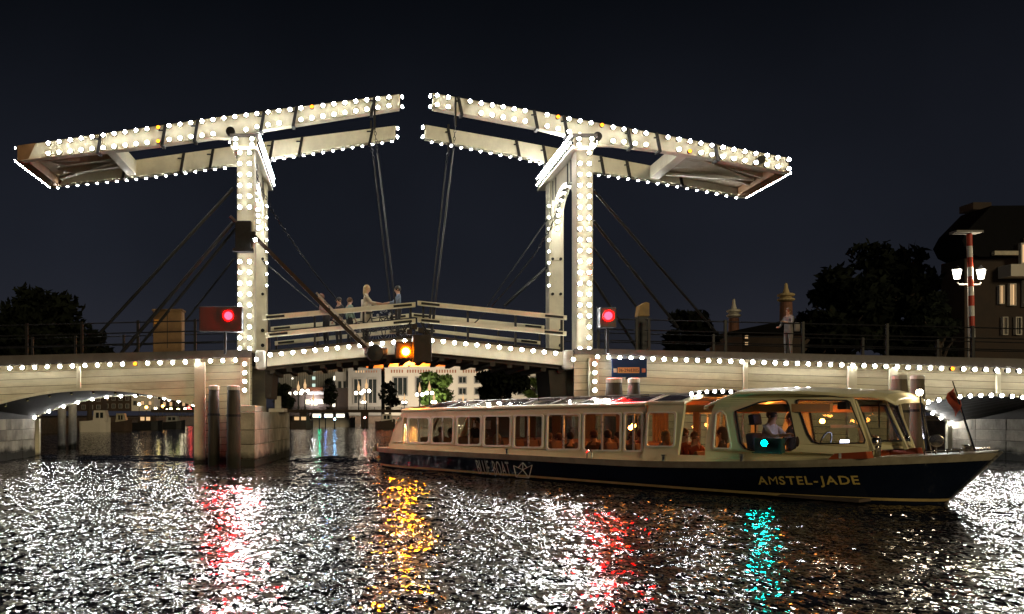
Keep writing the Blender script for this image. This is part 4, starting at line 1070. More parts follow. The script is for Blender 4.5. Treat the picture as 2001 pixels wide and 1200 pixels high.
# lettering on the hull
def hullpt(px, py):
    c = 1.6
    for _ in range(8): x, z = BS(px, py, -c); c = wid(x, z)
    return x, z
def hull_text(txt, pxa, pya, pxb, pyb, hpx, m, bold, nm):
    xa, za = hullpt(pxa, pya); xb, zb = hullpt(pxb, pyb); zt2 = hullpt(pxa, pya-hpx)[1]-za
    def xf(u, v):
        x = xa+(xb-xa)*u; z = za+(zb-za)*u+v*zt2; return (x, -(wid(x, z)+.006), z)
    bobj(nm, text_mb(txt, 1, 1, bold, .12, xf), m, hullo)
hull_text('AMSTEL-JADE', 1484, 952, 1683, 952, 21, M['gold'], .02, 'boat_name')
hull_text('BLUE BOAT', 936, 926, 1000, 931, 27, M['wletter'], .0, 'company_name')
b = MB()
em = [(1004, 910), (1022, 918), (1040, 909), (1034, 934), (1009, 932), (1004, 910)], [(1009, 932), (1022, 918), (1034, 934)], [(1013, 914), (1022, 904), (1030, 914)], [(1022, 904), (1022, 918)]
for line in em:
    pts = []
    for a in line: x, z = hullpt(*a); pts.append((x, -(wid(x, z)+.008), z))
    for a, c in zip(pts, pts[1:]): b.bar(a, c, .012, .012, (0, 1, 0))
bobj('paper_boat_emblem', b, M['wletter'], hullo)
b = MB()
for a in [(737, 893, 743, 898), (743, 893, 737, 899), (740, 891, 740, 901)]:
    pts = []
    for q in (a[:2], a[2:]): x, z = hullpt(*q); pts.append((x, -(wid(x, z)+.008), z))
    b.bar(pts[0], pts[1], .03, .03, (0, 1, 0))
bobj('stern_ornament', b, M['gold'], hullo)
# deck fittings
def pin(px, py, r=.05, h=.14, ly=-1.6):
    x, z = BS(px, py, ly); z = zs(x)-.01; b = MB(); b.lathe((x, ly, z), [(r*.8, 0), (r*.8, h*.75), (r*1.1, h*.8), (r*1.1, h)], 12); bobj('bollard', b, M['chrome'])
for px, py in ((991, 880), (1297, 893), (1450, 893)): pin(px, py)
pin(736, 878, .06, .12, -1.4)
x, z = BS(1152, 895, -1.6); b = MB(); b.tube([(x-.07, -1.6, zs(x)), (x-.07, -1.6, zs(x)+.12), (x, -1.6, zs(x)+.18), (x+.07, -1.6, zs(x)+.12), (x+.07, -1.6, zs(x))], .022, 8); bobj('mooring_eye', b, M['chrome'])
def dk(px, py, ly): x, z = BS(px, py, ly); return x, zs(x)
for (pa, pb, ly, zt2) in ((1622, 1702, -1.30, .10), (1706, 1800, .25, .12)):
    xa2 = BS(pa, 880, ly)[0]; xb2 = BS(pb, 880, ly)[0]
    b = MB(); b.prism([(xa2, zs(xa2)-.02), (xb2, zs(xb2)-.02), (xb2-.03, zs(xb2)+zt2), (xa2+.12, zs(xa2)+zt2)], ly-.12, ly+.12); bobj('deck_locker', b, M['redbox'], bevel=.01)
x, z = BS(1641, 880, -1.43); b = MB(); b.box(x-.02, x+.02, -1.425, -1.421, zs(x)+.0, zs(x)+.09); bobj('white_tab', b, M['wletter'])
for px, ly, r in ((1712, -.75, .085), (1768, .55, .085)):
    x, _ = BS(px, 880, ly); z = zs(x)
    b = MB(); b.lathe((x, ly, z), [(r*.9, 0), (r*.85, .16), (r*1.0, .20)], 14); vo_ = bobj('vent_cowl', b, M['chrome'], smooth=True)
    b = MB(); b.ball((x-.02, ly, z+.26), r*1.45, 12, (.9, 1, 1)); bobj('vent_hood', b, M['chrome'], vo_, smooth=True)
mx, mz = BS(1810, 875, .1); mt = BS(1797, 766, .1); mx2 = mt[0]
b = MB(); b.tube([(mx, .1, zs(mx)), (mx2, .1, mt[1]-.08)], .022, 8); b.tube([(mx+.06, .2, zs(mx)), (mx2+.02, .14, mt[1]-.2)], .014, 6); mo = bobj('light_mast', b, M['chrome'])
b = MB(); b.ball((mx2, .1, mt[1]-.01), .055, 12); bobj('masthead_light', b, M['mast'], mo)
b = MB(); b.lathe((mx2, .1, mt[1]+.050), [(.05, 0), (.03, .03)], 12); bobj('light_cap', b, M['iron'], mo)
q = BP(1829, 861, .0); b = MB(); b.lathe((0, 0, 0), [(.03, -.12), (.10, -.06), (.115, .03), (.10, .035), (.02, .04)], 16, 'x'); so = bobj('searchlight', b, M['chrome']); so.location = (q.x, q.y, q.z); so.rotation_euler = (0, 0, R(-55))
b = MB(); b.tube([(q.x, q.y, zs(q.x)), (q.x, q.y, q.z-.1)], .018, 6); bobj('searchlight_post', b, M['chrome'])
fx0, _ = BS(1905, 876, 0); ft_ = BS(1861, 745, 0)
b = MB(); b.tube([(fx0, 0, zs(fx0)), (ft_[0], 0, ft_[1])], [.022, .012], 8); fo = bobj('flagstaff', b, M['chrome'])
b = MB(); pa = BP(1864, 757, 0); pb = BP(1879, 800, 0); v = []
for i in range(6):
    for j in range(5):
        s_ = j/4; a = pa.lerp(pb, i/5); v.append((a.x-.10*s_-.03*math.sin(i*1.3), .05*math.sin(3*s_+i*.8), a.z-.10*s_-.04*i/5*s_))
b.add(v, [(i*5+j, i*5+j+1, i*5+j+6, i*5+j+5) for i in range(5) for j in range(4)]); bobj('flag', b, M['redflag'], fo, smooth=True)
x0r = BS(1830, 880, -.4)[0]; 
for sd in (-1, 1):
    b = MB(); pts = [(x, sd*(wid(x, zs(x))-.05), zs(x)+.06) for x in np.linspace(x0r, 7.5, 8)]; b.tube(pts, .014, 6)
    for x, y, z in pts[::2]: b.tube([(x, y, z-.06), (x, y, z)], .01, 5)
    bobj('bow_rail', b, M['chrome'])
b = MB(); b.lathe((7.35, 0, zs(7.35)), [(.06, 0), (.06, .1), (.09, .11), (.09, .13)], 10); bobj('bollard', b, M['chrome'])

# panelled galley at the stern and half drawn curtains along the port side
x0, x1 = BS(797, 840, -1.4)[0], BS(862, 840, -1.4)[0]
b = MB(); b.box(x0+.1, x1+.4, 1.05, 1.30, .10, 1.55); bobj('galley_panel', b, M['wood'])
b = MB(); b.box(x0+.2, x0+.9, 1.0, 1.045, 1.15, 1.40); bobj('notice_board', b, M['wletter'])
for i, h in enumerate(holes):
    q = loc2(h, C1); xa_3 = min(p_[0] for p_ in q); xb_3 = max(p_[0] for p_ in q); zb_3 = min(p_[1] for p_ in q); zt_3 = max(p_[1] for p_ in q)
    wd = (xb_3-xa_3)*(.30 if i % 2 else .42); n_ = 10
    v = []; fs = []
    for k in range(n_+1):
        x = xa_3-.06+wd*k/n_; y = 1.34+.022*(1 if k % 2 else -1)
        v += [(x, y, zb_3-.05), (x, y, zt_3+.04)]
        if k: fs.append((2*k-2, 2*k, 2*k+1, 2*k-1))
    b = MB(); b.add(v, fs); bobj('curtain', b, M['curtain'] if i != 1 else M['redflag'])

# ------------------------------------------------------------------ people
M['skin'] = mat('skin', (.48, .27, .18), .5, var=.05)
def cloth(name, c): M[name] = mat(name, c, .85, var=.12, scale=9, bump=.15)
for nm, c in (('beige_coat', (.52, .44, .32)), ('pink_shirt', (.55, .38, .32)), ('dark_cloth', (.03, .03, .035)), ('blue_top', (.16, .20, .28)), ('white_shirt', (.66, .66, .74)), ('red_top', (.30, .06, .03)),
              ('green_jacket', (.22, .30, .24)), ('brown_top', (.14, .08, .05)), ('pale_trousers', (.24, .22, .20)), ('grey_top', (.20, .19, .18))): cloth(nm, c)
M['blond'] = mat('blond_hair', (.50, .36, .16), .6, var=.2, scale=20); M['darkhair'] = mat('dark_hair', (.025, .017, .012), .55); M['brownhair'] = mat('brown_hair', (.12, .06, .03), .6)
M['eye'] = mat('eye', (.02, .015, .01), .3)
def skel(pose):
    J = {}
    if pose == 'sit':
        J['pelvis'] = (0, 0, .50); J['waist'] = (-.02, 0, .70); J['chest'] = (-.03, 0, .92); J['neck'] = (-.01, 0, 1.08)
        for s, k in ((1, 'L'), (-1, 'R')):
            J['hip'+k] = (.02, .10*s, .49); J['kn'+k] = (.43, .12*s, .50); J['an'+k] = (.42, .12*s, .10); J['to'+k] = (.56, .13*s, .06)
            J['sh'+k] = (-.03, .18*s, 1.0); J['el'+k] = (.08, .23*s, .75); J['wr'+k] = (.30, .16*s, .62); J['ha'+k] = (.38, .13*s, .60)
        J['head'] = (.02, 0, 1.21); J['crown'] = (.02, 0, 1.30); J['nose'] = (.115, 0, 1.215)
    else:
        J['pelvis'] = (0, 0, .93); J['waist'] = (0, 0, 1.10); J['chest'] = (-.01, 0, 1.32); J['neck'] = (0, 0, 1.48)
        for s, k in ((1, 'L'), (-1, 'R')):
            J['hip'+k] = (0, .10*s, .88); J['kn'+k] = (.03, .11*s, .48); J['an'+k] = (-.01, .12*s, .08); J['to'+k] = (.15, .14*s, .04)
            J['sh'+k] = (-.01, .18*s, 1.41); J['el'+k] = (.0, .25*s, 1.13); J['wr'+k] = (.12, .24*s, .90); J['ha'+k] = (.16, .24*s, .82)
        J['head'] = (.03, 0, 1.61); J['crown'] = (.02, 0, 1.70); J['nose'] = (.13, 0, 1.61)
    return J
RAD = dict(pelvis=.145, waist=.125, chest=.15, neck=.055, head=.088, crown=.075, nose=.016, hip=.095, kn=.062, an=.042, to=.035, sh=.065, el=.045, wr=.028, ha=.036)
E = [('pelvis', 'waist'), ('waist', 'chest'), ('chest', 'neck'), ('neck', 'head'), ('head', 'crown'), ('head', 'nose')]
for k in 'LR': E += [('pelvis', 'hip'+k), ('hip'+k, 'kn'+k), ('kn'+k, 'an'+k), ('an'+k, 'to'+k), ('chest', 'sh'+k), ('sh'+k, 'el'+k), ('el'+k, 'wr'+k), ('wr'+k, 'ha'+k)]
def hands(J, fing=True):
    """four fingers and a thumb, bent, rooted in each palm"""
    ex = []
    if not fing: return ex
    for k in 'LR':
        h = Vector(J['ha'+k]); w = Vector(J['wr'+k]); d = (h-w).normalized(); s = d.cross(Vector((0, 0, 1))).normalized(); up = s.cross(d)
        for i, (o_, l) in enumerate(((-.027, .055), (-.009, .068), (.009, .064), (.027, .050))):
            a, b_ = f'f{i}a{k}', f'f{i}b{k}'; J[a] = tuple(h+s*o_+d*l*.6); J[b_] = tuple(h+s*o_*1.1+d*l*.9-up*.03); ex += [('ha'+k, a), (a, b_)]
        J['t'+k] = tuple(w.lerp(h, .6)+s*.04+d*.04-up*.01); ex += [('ha'+k, 't'+k)]
    return ex
def person(label, loc, rz, pose='sit', J2=None, top='dark_cloth', legs='dark_cloth', hair='darkhair', long=False, scale=1.0, group=None, fing=False, parent_rot=0):
    J = skel(pose); J.update(J2 or {})
    T = thing('person', label, 'person', loc, group, rz)
    T.scale = (scale,)*3
    ee = E+hands(J, fing); names = list(J); names.remove('pelvis'); names = ['pelvis']+names; idx = {n_: i for i, n_ in enumerate(names)}
    me = bpy.data.meshes.new('body'); me.from_pydata([J[n_] for n_ in names], [(idx[a], idx[b_]) for a, b_ in ee], [])
    o = bpy.data.objects.new('body', me); C.objects.link(o)
    sk = o.modifiers.new('skin', 'SKIN'); ss = o.modifiers.new('sub', 'SUBSURF'); ss.levels = 1; ss.render_levels = 1
    lay = me.skin_vertices[0].data if me.skin_vertices else None
    if lay is None: return T
    for n_, i in idx.items():
        r = .0085 if n_[0] == 'f' and n_[1].isdigit() else (.010 if n_[0] == 't' and len(n_) == 2 else RAD[n_[:-1] if n_[-1] in 'LR' and n_[:-1] in RAD else n_])
        lay[i].radius = (r, r); lay[i].use_root = (n_ == 'pelvis')
    dg = bpy.context.evaluated_depsgraph_get(); dg.update(); m2 = bpy.data.meshes.new_from_object(o.evaluated_get(dg)); m2.name = 'body'
    bpy.data.objects.remove(o); bpy.data.meshes.remove(me)
    mats = ['skin', top, legs, 'blackshoe']; m2.materials.clear()
    for x in mats: m2.materials.append(M[x])
    reg = {}
    for n_ in names:
        q = n_[:-1] if n_[-1] in 'LR' else n_
        reg[n_] = {'pelvis': 2, 'hip': 2, 'kn': 2, 'an': 2, 'to': 3, 'waist': 1, 'chest': 1, 'sh': 1, 'el': 1}.get(q, 0)
    jp = np.array([J[n_] for n_ in names]); rg = [reg[n_] for n_ in names]
    bones = [(np.array(J[a]), np.array(J[b_]), rg[idx[a]], rg[idx[b_]]) for a, b_ in ee]
    mi = []
    for p_ in m2.polygons:
        c = np.array(p_.center); best = None
        for a, b_, ra, rb in bones:
            ab = b_-a; t = max(0, min(1, float(np.dot(c-a, ab)/max(1e-9, np.dot(ab, ab))))); dd = float(np.sum((a+ab*t-c)**2))
            if best is None or dd < best[0]: best = (dd, ra if t < .55 else rb)
        mi.append(best[1])
    m2.polygons.foreach_set('material_index', mi); m2.polygons.foreach_set('use_smooth', [True]*len(mi))
    bo = bpy.data.objects.new('body', m2); C.objects.link(bo); bo.parent = T
    hx, hy, hz = J['head']; cx, cy, cz = J['crown']
    b = MB(); b.ball((hx-.022, hy, hz+.045), .108, 12, (.98, .86, 1.0))
    if long: b.ball((hx-.06, hy, hz-.06), .10, 10, (.75, .9, 1.7))
    obj('hair', b, M[hair], T, local=True, smooth=True)
    for s in (-1, 1): b = MB(); b.ball((hx+.083, hy+.032*s, hz+.012), .011, 6); obj('eye', b, M['eye'], T, local=True)
    b = MB(); b.ball((hx+.082, hy, hz-.048), .016, 6, (.4, 1.3, .35)); obj('mouth', b, M['redflag'], T, local=True)
    for s in (-1, 1): b = MB(); b.ball((hx-.005, hy+.087*s, hz), .022, 6, (.8, .4, 1.2)); obj('ear', b, M['skin'], T, local=True)
    return T
M['blackshoe'] = mat('dark_shoe', (.02, .02, .02), .5)
# on the left leaf
def leafz(px): return fdL(X(px))+.10
def onleaf(px, d): return (PX(px, d), d, leafz(px)+.0)
reach = dict(elL=(.16, .22, 1.20), wrL=(.42, .20, 1.16), haL=(.50, .19, 1.15), elR=(.16, -.22, 1.20), wrR=(.42, -.20, 1.16), haR=(.50, -.19, 1.15))
GB = 'people waiting on the raised left leaf'
w = person('blonde woman in a long beige coat holding bicycle handlebars', onleaf(716, 29.0), R(-8), 'stand', reach, 'beige_coat', 'dark_cloth', 'blond', True, 1.13, GB, True)
b = MB(); b.lathe((0, 0, 0), [(.16, 1.30), (.155, 1.12), (.17, .95), (.20, .62), (.21, .50)], 14)
obj('coat_skirt', b, M['beige_coat'], w, local=True, smooth=True)
person('dark haired woman in a blue grey top leaning to a bicycle', onleaf(778, 29.3), R(186), 'stand', reach, 'blue_top', 'dark_cloth', 'darkhair', False, 1.08, GB, True)
lean = dict(chest=(.10, 0, 1.28), neck=(.16, 0, 1.42), head=(.20, 0, 1.54), crown=(.19, 0, 1.63), nose=(.30, 0, 1.54), shL=(.10, .18, 1.36), shR=(.10, -.18, 1.36), elL=(.12, .25, 1.1), wrL=(.32, .22, 1.0), haL=(.40, .2, 1.0), elR=(.12, -.25, 1.1), wrR=(.32, -.22, 1.0), haR=(.40, -.2, 1.0))
person('smiling man in a pale pink shirt leaning on the left leaf', onleaf(638, 29.0), R(205), 'stand', lean, 'pink_shirt', 'dark_cloth', 'brownhair', False, 1.07, GB, True)
g_ = person('person in dark clothes with black glasses on the left leaf', onleaf(663, 29.6), R(215), 'stand', None, 'dark_cloth', 'dark_cloth', 'darkhair', False, .99, GB)
b = MB()
for s in (-1, 1): b.lathe((.03+.105, .035*s, 1.625), [(.028, -.004), (.028, .006)], 10, 'x')
b.box(.135, .14, -.01, .01, 1.622, 1.63); obj('glasses', b, M['blackp'], g_, local=True)
person('red brown haired person between the man and the blonde woman', onleaf(683, 29.9), R(30), 'stand', None, 'green_jacket', 'dark_cloth', 'brownhair', False, .99, GB)
hold = dict(elL=(.12, .25, 1.15), wrL=(.30, .12, 1.22), haL=(.37, .08, 1.24), elR=(.10, -.26, 1.12), wrR=(.28, -.18, 1.05), haR=(.35, -.16, 1.05))
pz_ = (PX(1541, 28.6), 28.6, zdeck(X(1541))-.01)
pp = person('brown haired person in a grey top and pale trousers on the right span', pz_, R(200), 'stand', hold, 'grey_top', 'pale_trousers', 'brownhair', True, .93, None, True)
b = MB(); b.lathe((-.20, -.12, 1.02), [(.06, 0), (.12, .05), (.12, .22), (.07, .27)], 12)
solo('shoulder_bag', MB().box(pz_[0]+.12, pz_[0]+.30, 28.42, 28.52, pz_[2]+.82, pz_[2]+1.12), M['pale_trousers'], 'pale shoulder bag hanging at the side of the person on the right span', 'bag', loc=(pz_[0]+.2, 28.47, pz_[2]+.8), bevel=.03)
def bicycle(label, px, d, rz, z):
    T = thing('bicycle', label, 'bicycle', (PX(px, d), d, z), 'bicycles on the raised left leaf', rz)
    for x in (-.52, .52):
        b = MB(); pts = [(x+.33*math.cos(a), 0, .35+.33*math.sin(a)) for a in np.linspace(0, 2*math.pi, 21)]; b.tube(pts, .018, 6, False); wo = obj('wheel', b, M['blackp'], T, local=True)
        b = MB()
        for k in range(8):
            a = k*math.pi/8; b.tube([(x+.32*math.cos(a), 0, .35+.32*math.sin(a)), (x-.32*math.cos(a), 0, .35-.32*math.sin(a))], .003, 4)
        obj('spokes', b, M['silver'], wo, local=True)
    b = MB()
    for a, c in (((-.52, .35), (-.18, .82)), ((-.52, .35), (-.05, .33)), ((-.05, .33), (-.2, .92)), ((-.05, .33), (.36, .82)), ((-.18, .76), (.36, .84)), ((.36, .98), (.40, .72)), ((.40, .72), (.52, .35))):
        b.tube([(a[0], 0, a[1]), (c[0], 0, c[1])], .018, 6)
    obj('frame', b, M['iron'], T, local=True)
    b = MB(); b.tube([(.28, -.27, 1.02), (.36, -.2, 1.05), (.35, 0, 1.0), (.36, .2, 1.05), (.28, .27, 1.02)], .014, 6); obj('handlebar', b, M['silver'], T, local=True)
    b = MB(); b.prism([(-.34, .93), (-.08, .95), (-.08, .99), (-.34, 1.0)], -.07, .07); obj('saddle', b, M['blackp'], T, local=True)
    b = MB(); b.ball((.46, 0, .92), .05, 8); obj('headlamp', b, M['silver'], T, local=True)
bicycle('bicycle held by the blonde woman in the beige coat', 735, 28.75, R(-5), leafz(735))
bicycle('bicycle beside the dark haired woman near the leaf tip', 764, 29.5, R(184), leafz(764))
# aboard the boat
def aboard(label, px, py, ly, rz, zf=.0, scale=1.0, pose='sit', **k):
    x, z = BS(px, py, ly); wv = BO+Vector((x*ux-ly*uy, x*uy+ly*ux, 0))
    hz = 1.32 if pose == 'sit' else 1.72
    return person(label, (wv.x, wv.y, z-hz*scale), BA+rz, pose, scale=scale, group='people aboard the tour boat', **k)
aboard('captain in a white shirt seated at the wheel behind the green light', 1508, 803, -.72, R(-6), J2=dict(elL=(.16, .22, .82), wrL=(.40, .18, .86), haL=(.48, .17, .88), elR=(.16, -.22, .82), wrR=(.40, -.18, .86), haR=(.48, -.17, .88)), top='white_shirt', fing=True)
aboard('dark haired crew member beyond the captain in the wheelhouse', 1546, 808, .35, R(190), top='dark_cloth')
rows_ = [(862, 836, -1.0, 'passenger in brown behind the second window from the stern', 'brown_top', 'brownhair'), (881, 838, -.4, 'passenger in red behind the second window from the stern', 'red_top', 'darkhair'),
    (934, 818, -.2, 'dark haired passenger standing tall behind the third window from the stern', 'dark_cloth', 'darkhair'), (948, 846, -1.0, 'passenger in red at the left edge of the fourth window', 'red_top', 'brownhair'),
    (972, 850, -.9, 'passenger with fair hair in the right half of the fourth window', 'brown_top', 'blond'), (1073, 848, -1.0, 'leftmost of three passengers behind the sixth window', 'dark_cloth', 'brownhair'),
    (1092, 849, -.5, 'middle one of three passengers behind the sixth window', 'red_top', 'brownhair'), (1114, 846, -1.0, 'rightmost of three passengers behind the sixth window, dark hair', 'dark_cloth', 'darkhair'),
    (1160, 843, -1.0, 'brown clad passenger in the left half of the seventh window', 'brown_top', 'brownhair'), (1187, 843, -1.0, 'dark haired passenger in the right half of the seventh window', 'dark_cloth', 'darkhair'),
    (1207, 846, -.5, 'passenger in red at the right edge of the seventh window', 'red_top', 'darkhair'), (1235, 846, -1.0, 'grey topped passenger behind the eighth window', 'grey_top', 'brownhair'),
    (1253, 841, -.6, 'passenger half hidden by the post before the entry window', 'red_top', 'brownhair'), (1300, 843, -.9, 'fair haired passenger behind the entry window', 'grey_top', 'blond'),
    (1337, 840, -1.0, 'left passenger lit orange in the open entry', 'red_top', 'brownhair'), (1358, 846, -.9, 'right passenger with curly hair lit orange in the open entry', 'red_top', 'brownhair'), (1411, 837, -1.0, 'long haired passenger behind the small tapered window', 'brown_top', 'brownhair')]
for i, (px, py, ly, lb, tp_, hr) in enumerate(rows_):
    aboard(lb, px, py, ly, R(random.choice([0, 20, -25, 170, -60, -90, 200])), top=tp_, hair=hr, long=(i in (4, 13, 16)))

# ------------------------------------------------------------------ trees
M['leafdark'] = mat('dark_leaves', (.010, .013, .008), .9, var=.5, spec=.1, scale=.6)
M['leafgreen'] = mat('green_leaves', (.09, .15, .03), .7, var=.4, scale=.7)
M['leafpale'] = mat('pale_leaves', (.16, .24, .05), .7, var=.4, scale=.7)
M['bark'] = mat('bark', (.05, .035, .025), .9)
def tree(label, x, y, zb, h, rx, m, n=2600, leaf=.38, group=None, clumps=16, low=.3):
    T = thing('tree', label, 'tree', (x, y, zb), group)
    b = MB(); tips = []
    b.tube([(x, y, zb-.2), (x+.05*h*.1, y, zb+h*.3), (x-.02*h, y, zb+h*.62)], [h*.028, h*.02, h*.009], 8)
    for k in range(7):
        a = k*2.4; s = zb+h*(.28+.05*k); r_ = rx*random.uniform(.45, .8); e_ = (x+r_*math.cos(a), y+r_*math.sin(a), s+h*random.uniform(.12, .25)); b.tube([(x, y, s), ((x+e_[0])/2, (y+e_[1])/2, (s+e_[2])/2+.1*h*.3), e_], [h*.012, h*.008, h*.003], 5); tips.append(e_)
    obj('trunk', b, M['bark'], T)
    r = np.random.default_rng(int(abs(x*7+y*3))+n)
    cz = zb+h*(low+(1-low)/2); rz_ = h*(1-low)/2
    cs = []
    for k in range(clumps):
        v = r.normal(size=3); v /= np.linalg.norm(v); q = r.uniform(.35, .80)
        cs.append((x+v[0]*rx*q, y+v[1]*rx*q, cz+v[2]*rz_*q*1.02, rx*r.uniform(.26, .48)))
    per = n//clumps; vs = []; fs = []
    for (cx, cy, c3, cr) in cs:
        d = r.normal(size=(per, 3)); d /= np.linalg.norm(d, axis=1)[:, None]; d *= (cr*r.uniform(.45, 1.12, size=(per, 1))); d[:, 2] *= .75
        for q in d:
            c = np.array([cx, cy, c3])+q; a = r.normal(size=3); a /= np.linalg.norm(a); bb = np.cross(a, r.normal(size=3)); bb /= np.linalg.norm(bb); s = leaf*r.uniform(.5, 1.2)
            i = len(vs); vs += [tuple(c-a*s), tuple(c+bb*s*.5), tuple(c+a*s), tuple(c-bb*s*.5)]; fs.append((i, i+1, i+2, i+3))
    b = MB(); b.add(vs, fs); me = mesh_of('crown', b, M[m], off=T.location); o = bpy.data.objects.new('crown', me); C.objects.link(o); o.parent = T
    return T
def tpx(label, px, ytop, ybot, w, d, m, zb=1.3, **k):
    x = PX(px, d); h = PZ(ytop, d)-zb; tree(label, x, d, zb, h, w/2*d/F, m, **k)
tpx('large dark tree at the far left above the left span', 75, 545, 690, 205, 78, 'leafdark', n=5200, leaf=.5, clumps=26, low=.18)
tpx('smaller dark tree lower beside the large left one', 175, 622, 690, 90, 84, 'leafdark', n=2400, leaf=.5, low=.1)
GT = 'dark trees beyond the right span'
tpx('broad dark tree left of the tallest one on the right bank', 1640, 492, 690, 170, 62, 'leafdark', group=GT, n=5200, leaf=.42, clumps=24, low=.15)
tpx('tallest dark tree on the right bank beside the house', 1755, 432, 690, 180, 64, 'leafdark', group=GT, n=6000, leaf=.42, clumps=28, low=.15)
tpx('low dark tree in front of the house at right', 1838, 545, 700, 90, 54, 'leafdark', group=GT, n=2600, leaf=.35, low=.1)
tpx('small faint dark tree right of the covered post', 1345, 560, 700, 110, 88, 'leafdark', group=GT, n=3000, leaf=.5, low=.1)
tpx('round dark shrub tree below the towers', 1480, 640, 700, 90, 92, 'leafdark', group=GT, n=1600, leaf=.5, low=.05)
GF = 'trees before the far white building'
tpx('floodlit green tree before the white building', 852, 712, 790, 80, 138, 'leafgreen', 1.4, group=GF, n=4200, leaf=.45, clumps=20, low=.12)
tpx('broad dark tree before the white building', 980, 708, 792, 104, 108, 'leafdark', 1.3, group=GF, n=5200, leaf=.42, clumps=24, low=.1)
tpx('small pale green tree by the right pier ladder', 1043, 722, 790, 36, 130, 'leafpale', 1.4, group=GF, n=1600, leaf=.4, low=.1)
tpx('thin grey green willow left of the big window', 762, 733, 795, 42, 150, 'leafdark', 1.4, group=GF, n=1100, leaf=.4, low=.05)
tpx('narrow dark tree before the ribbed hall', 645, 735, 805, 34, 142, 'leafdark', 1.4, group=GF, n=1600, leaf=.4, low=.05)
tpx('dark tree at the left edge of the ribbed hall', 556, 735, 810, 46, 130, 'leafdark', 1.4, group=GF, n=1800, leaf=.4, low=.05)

# ------------------------------------------------------------------ far buildings
M['farwhite'] = mat('pale_facade', (.62, .57, .50), .7, var=.06, scale=.3)
M['fargrey'] = mat('grey_facade', (.26, .25, .24), .7, var=.1, scale=.3)
M['rustwall'] = mat('rust_orange_wall', (.60, .26, .09), .7, var=.1, scale=.2)
M['slot'] = mat('rust_slot', (.28, .10, .05), .7)
M['darkwin'] = mat('dark_window_glass', (.02, .025, .025), .12)
M['brick'] = mat('dark_brick', (.045, .028, .02), .85, var=.25, scale=.8)
M['roof'] = mat('dark_roof_tiles', (.006, .006, .007), .9, var=.2, spec=.1)
M['rib'] = mat('metal_rib', (.42, .42, .42), .5, var=.2)
def block(T, nm, m, px0, px1, y0, y1, d, depth, **k):
    b = MB(); b.box(PX(px0, d), PX(px1, d), d, d+depth, PZ(y1, d), PZ(y0, d)); return obj(nm, b, m, T, **k)
def win(T, px0, px1, y0, y1, d, pane='darkwin', bars=1, fr='fargrey', dp=.25):
    x0, x1, z1, z0 = PX(px0, d), PX(px1, d), PZ(y0, d), PZ(y1, d); t = min(.25, (x1-x0)*.12)
    b = MB(); b.box(x0, x1, d-dp, d-.003, z0, z0+t); b.box(x0, x1, d-dp, d-.003, z1-t, z1); b.box(x0, x0+t, d-dp, d-.003, z0+t, z1-t); b.box(x1-t, x1, d-dp, d-.003, z0+t, z1-t)
    for i in range(bars): xm = x0+(x1-x0)*(i+1)/(bars+1); b.box(xm-t*.3, xm+t*.3, d-dp*.7, d-.003, z0+t, z1-t)
    o = obj('window', b, M[fr], T); b = MB(); b.box(x0+t, x1-t, d-.10, d-.006, z0+t, z1-t); obj('pane', b, M[pane], o); return o
D = 172
T = thing('white_civic_building', 'large pale floodlit building with rust slots and square windows in the distance', 'building', (PX(880, D), D, 1.4))
block(T, 'wall', M['farwhite'], 752, 1075, 720, 812, D, 30)
b = MB(); b.box(PX(716, D), PX(1000, D), D+6, D+28, PZ(722, D), PZ(694, D)); obj('roof_block', b, M['rustwall'], T)
block(T, 'cornice', M['farwhite'], 750, 1077, 716, 719.8, D-.4, 31)
for px in np.arange(764, 1060, 5.2):
    if int(px) % 53 < 44: block(T, 'slot', M['slot'], px, px+2.6, 722.5, 728.5, D-.06, .05)
win(T, 767, 797, 736, 774, D, 'darkwin', 2); win(T, 811, 846, 736, 774, D, 'darkwin', 2)
for px in (895, 926, 957, 1010, 1036):
    for y in (735, 757, 779): win(T, px, px+17, y, y+15, D, 'darkwin', 1)
for px in (767, 784): win(T, px, px+12, 781, 793, D, 'darkwin', 0)
T = thing('grey_wing', 'grey civic wing with tall openings left of the white building', 'building', (PX(715, D-2), D-2, 1.4))
block(T, 'wall', M['fargrey'], 680, 745, 719, 812, D-2, 12)
block(T, 'side_wall', M['fargrey'], 655, 679.5, 726, 812, D-1, 10)
for a, b_ in ((690, 708), (718, 738)): win(T, a, b_, 739, 790, D-2, 'darkwin', 1)
for px in np.arange(695, 740, 5): block(T, 'slot', M['winlit'] if px < 712 else M['slot'], px, px+1.8, 724, 728, D-2.06, .05)
for a, c_, y0, y1 in ((661, 667, 745, 790), (671, 676, 745, 800)): block(T, 'opening', M['darkwin'], a, c_, y0, y1, D-1.06, .05)
T = thing('ribbed_hall', 'wide dark hall faced with vertical metal ribs in the distance', 'building', (PX(630, D+4), D+4, 1.4))
b = MB(); b.prism([(PX(540, D), PZ(728, D)), (PX(600, D), PZ(716, D)), (PX(690, D), PZ(709, D)), (PX(724, D), PZ(707, D)), (PX(724, D), 1.4), (PX(540, D), 1.4)], D+8, D+22); obj('wall', b, M['fargrey'], T)
for i, px in enumerate(np.arange(545, 722, 3.4)):
    z1 = PZ(float(np.interp(px, [540, 600, 690, 724], [727, 718, 711, 710])), D+8); b = MB(); b.box(PX(px, D+8), PX(px+1.3, D+8), D+7.6, D+7.99, PZ(756, D+8), z1); obj('rib', b, M['rib'], T)
for y in (720, 736, 750): block(T, 'stair_window', M['wincool'], 610, 616, y, y+6, D+7.4, .1)
for px, y in ((570, 723), (570, 738), (565, 766), (652, 735)): block(T, 'window', M['winwhite'], px, px+(3 if px != 652 else 5), y, y+(3 if px != 652 else 8), D+7.4, .1)
D2 = 160
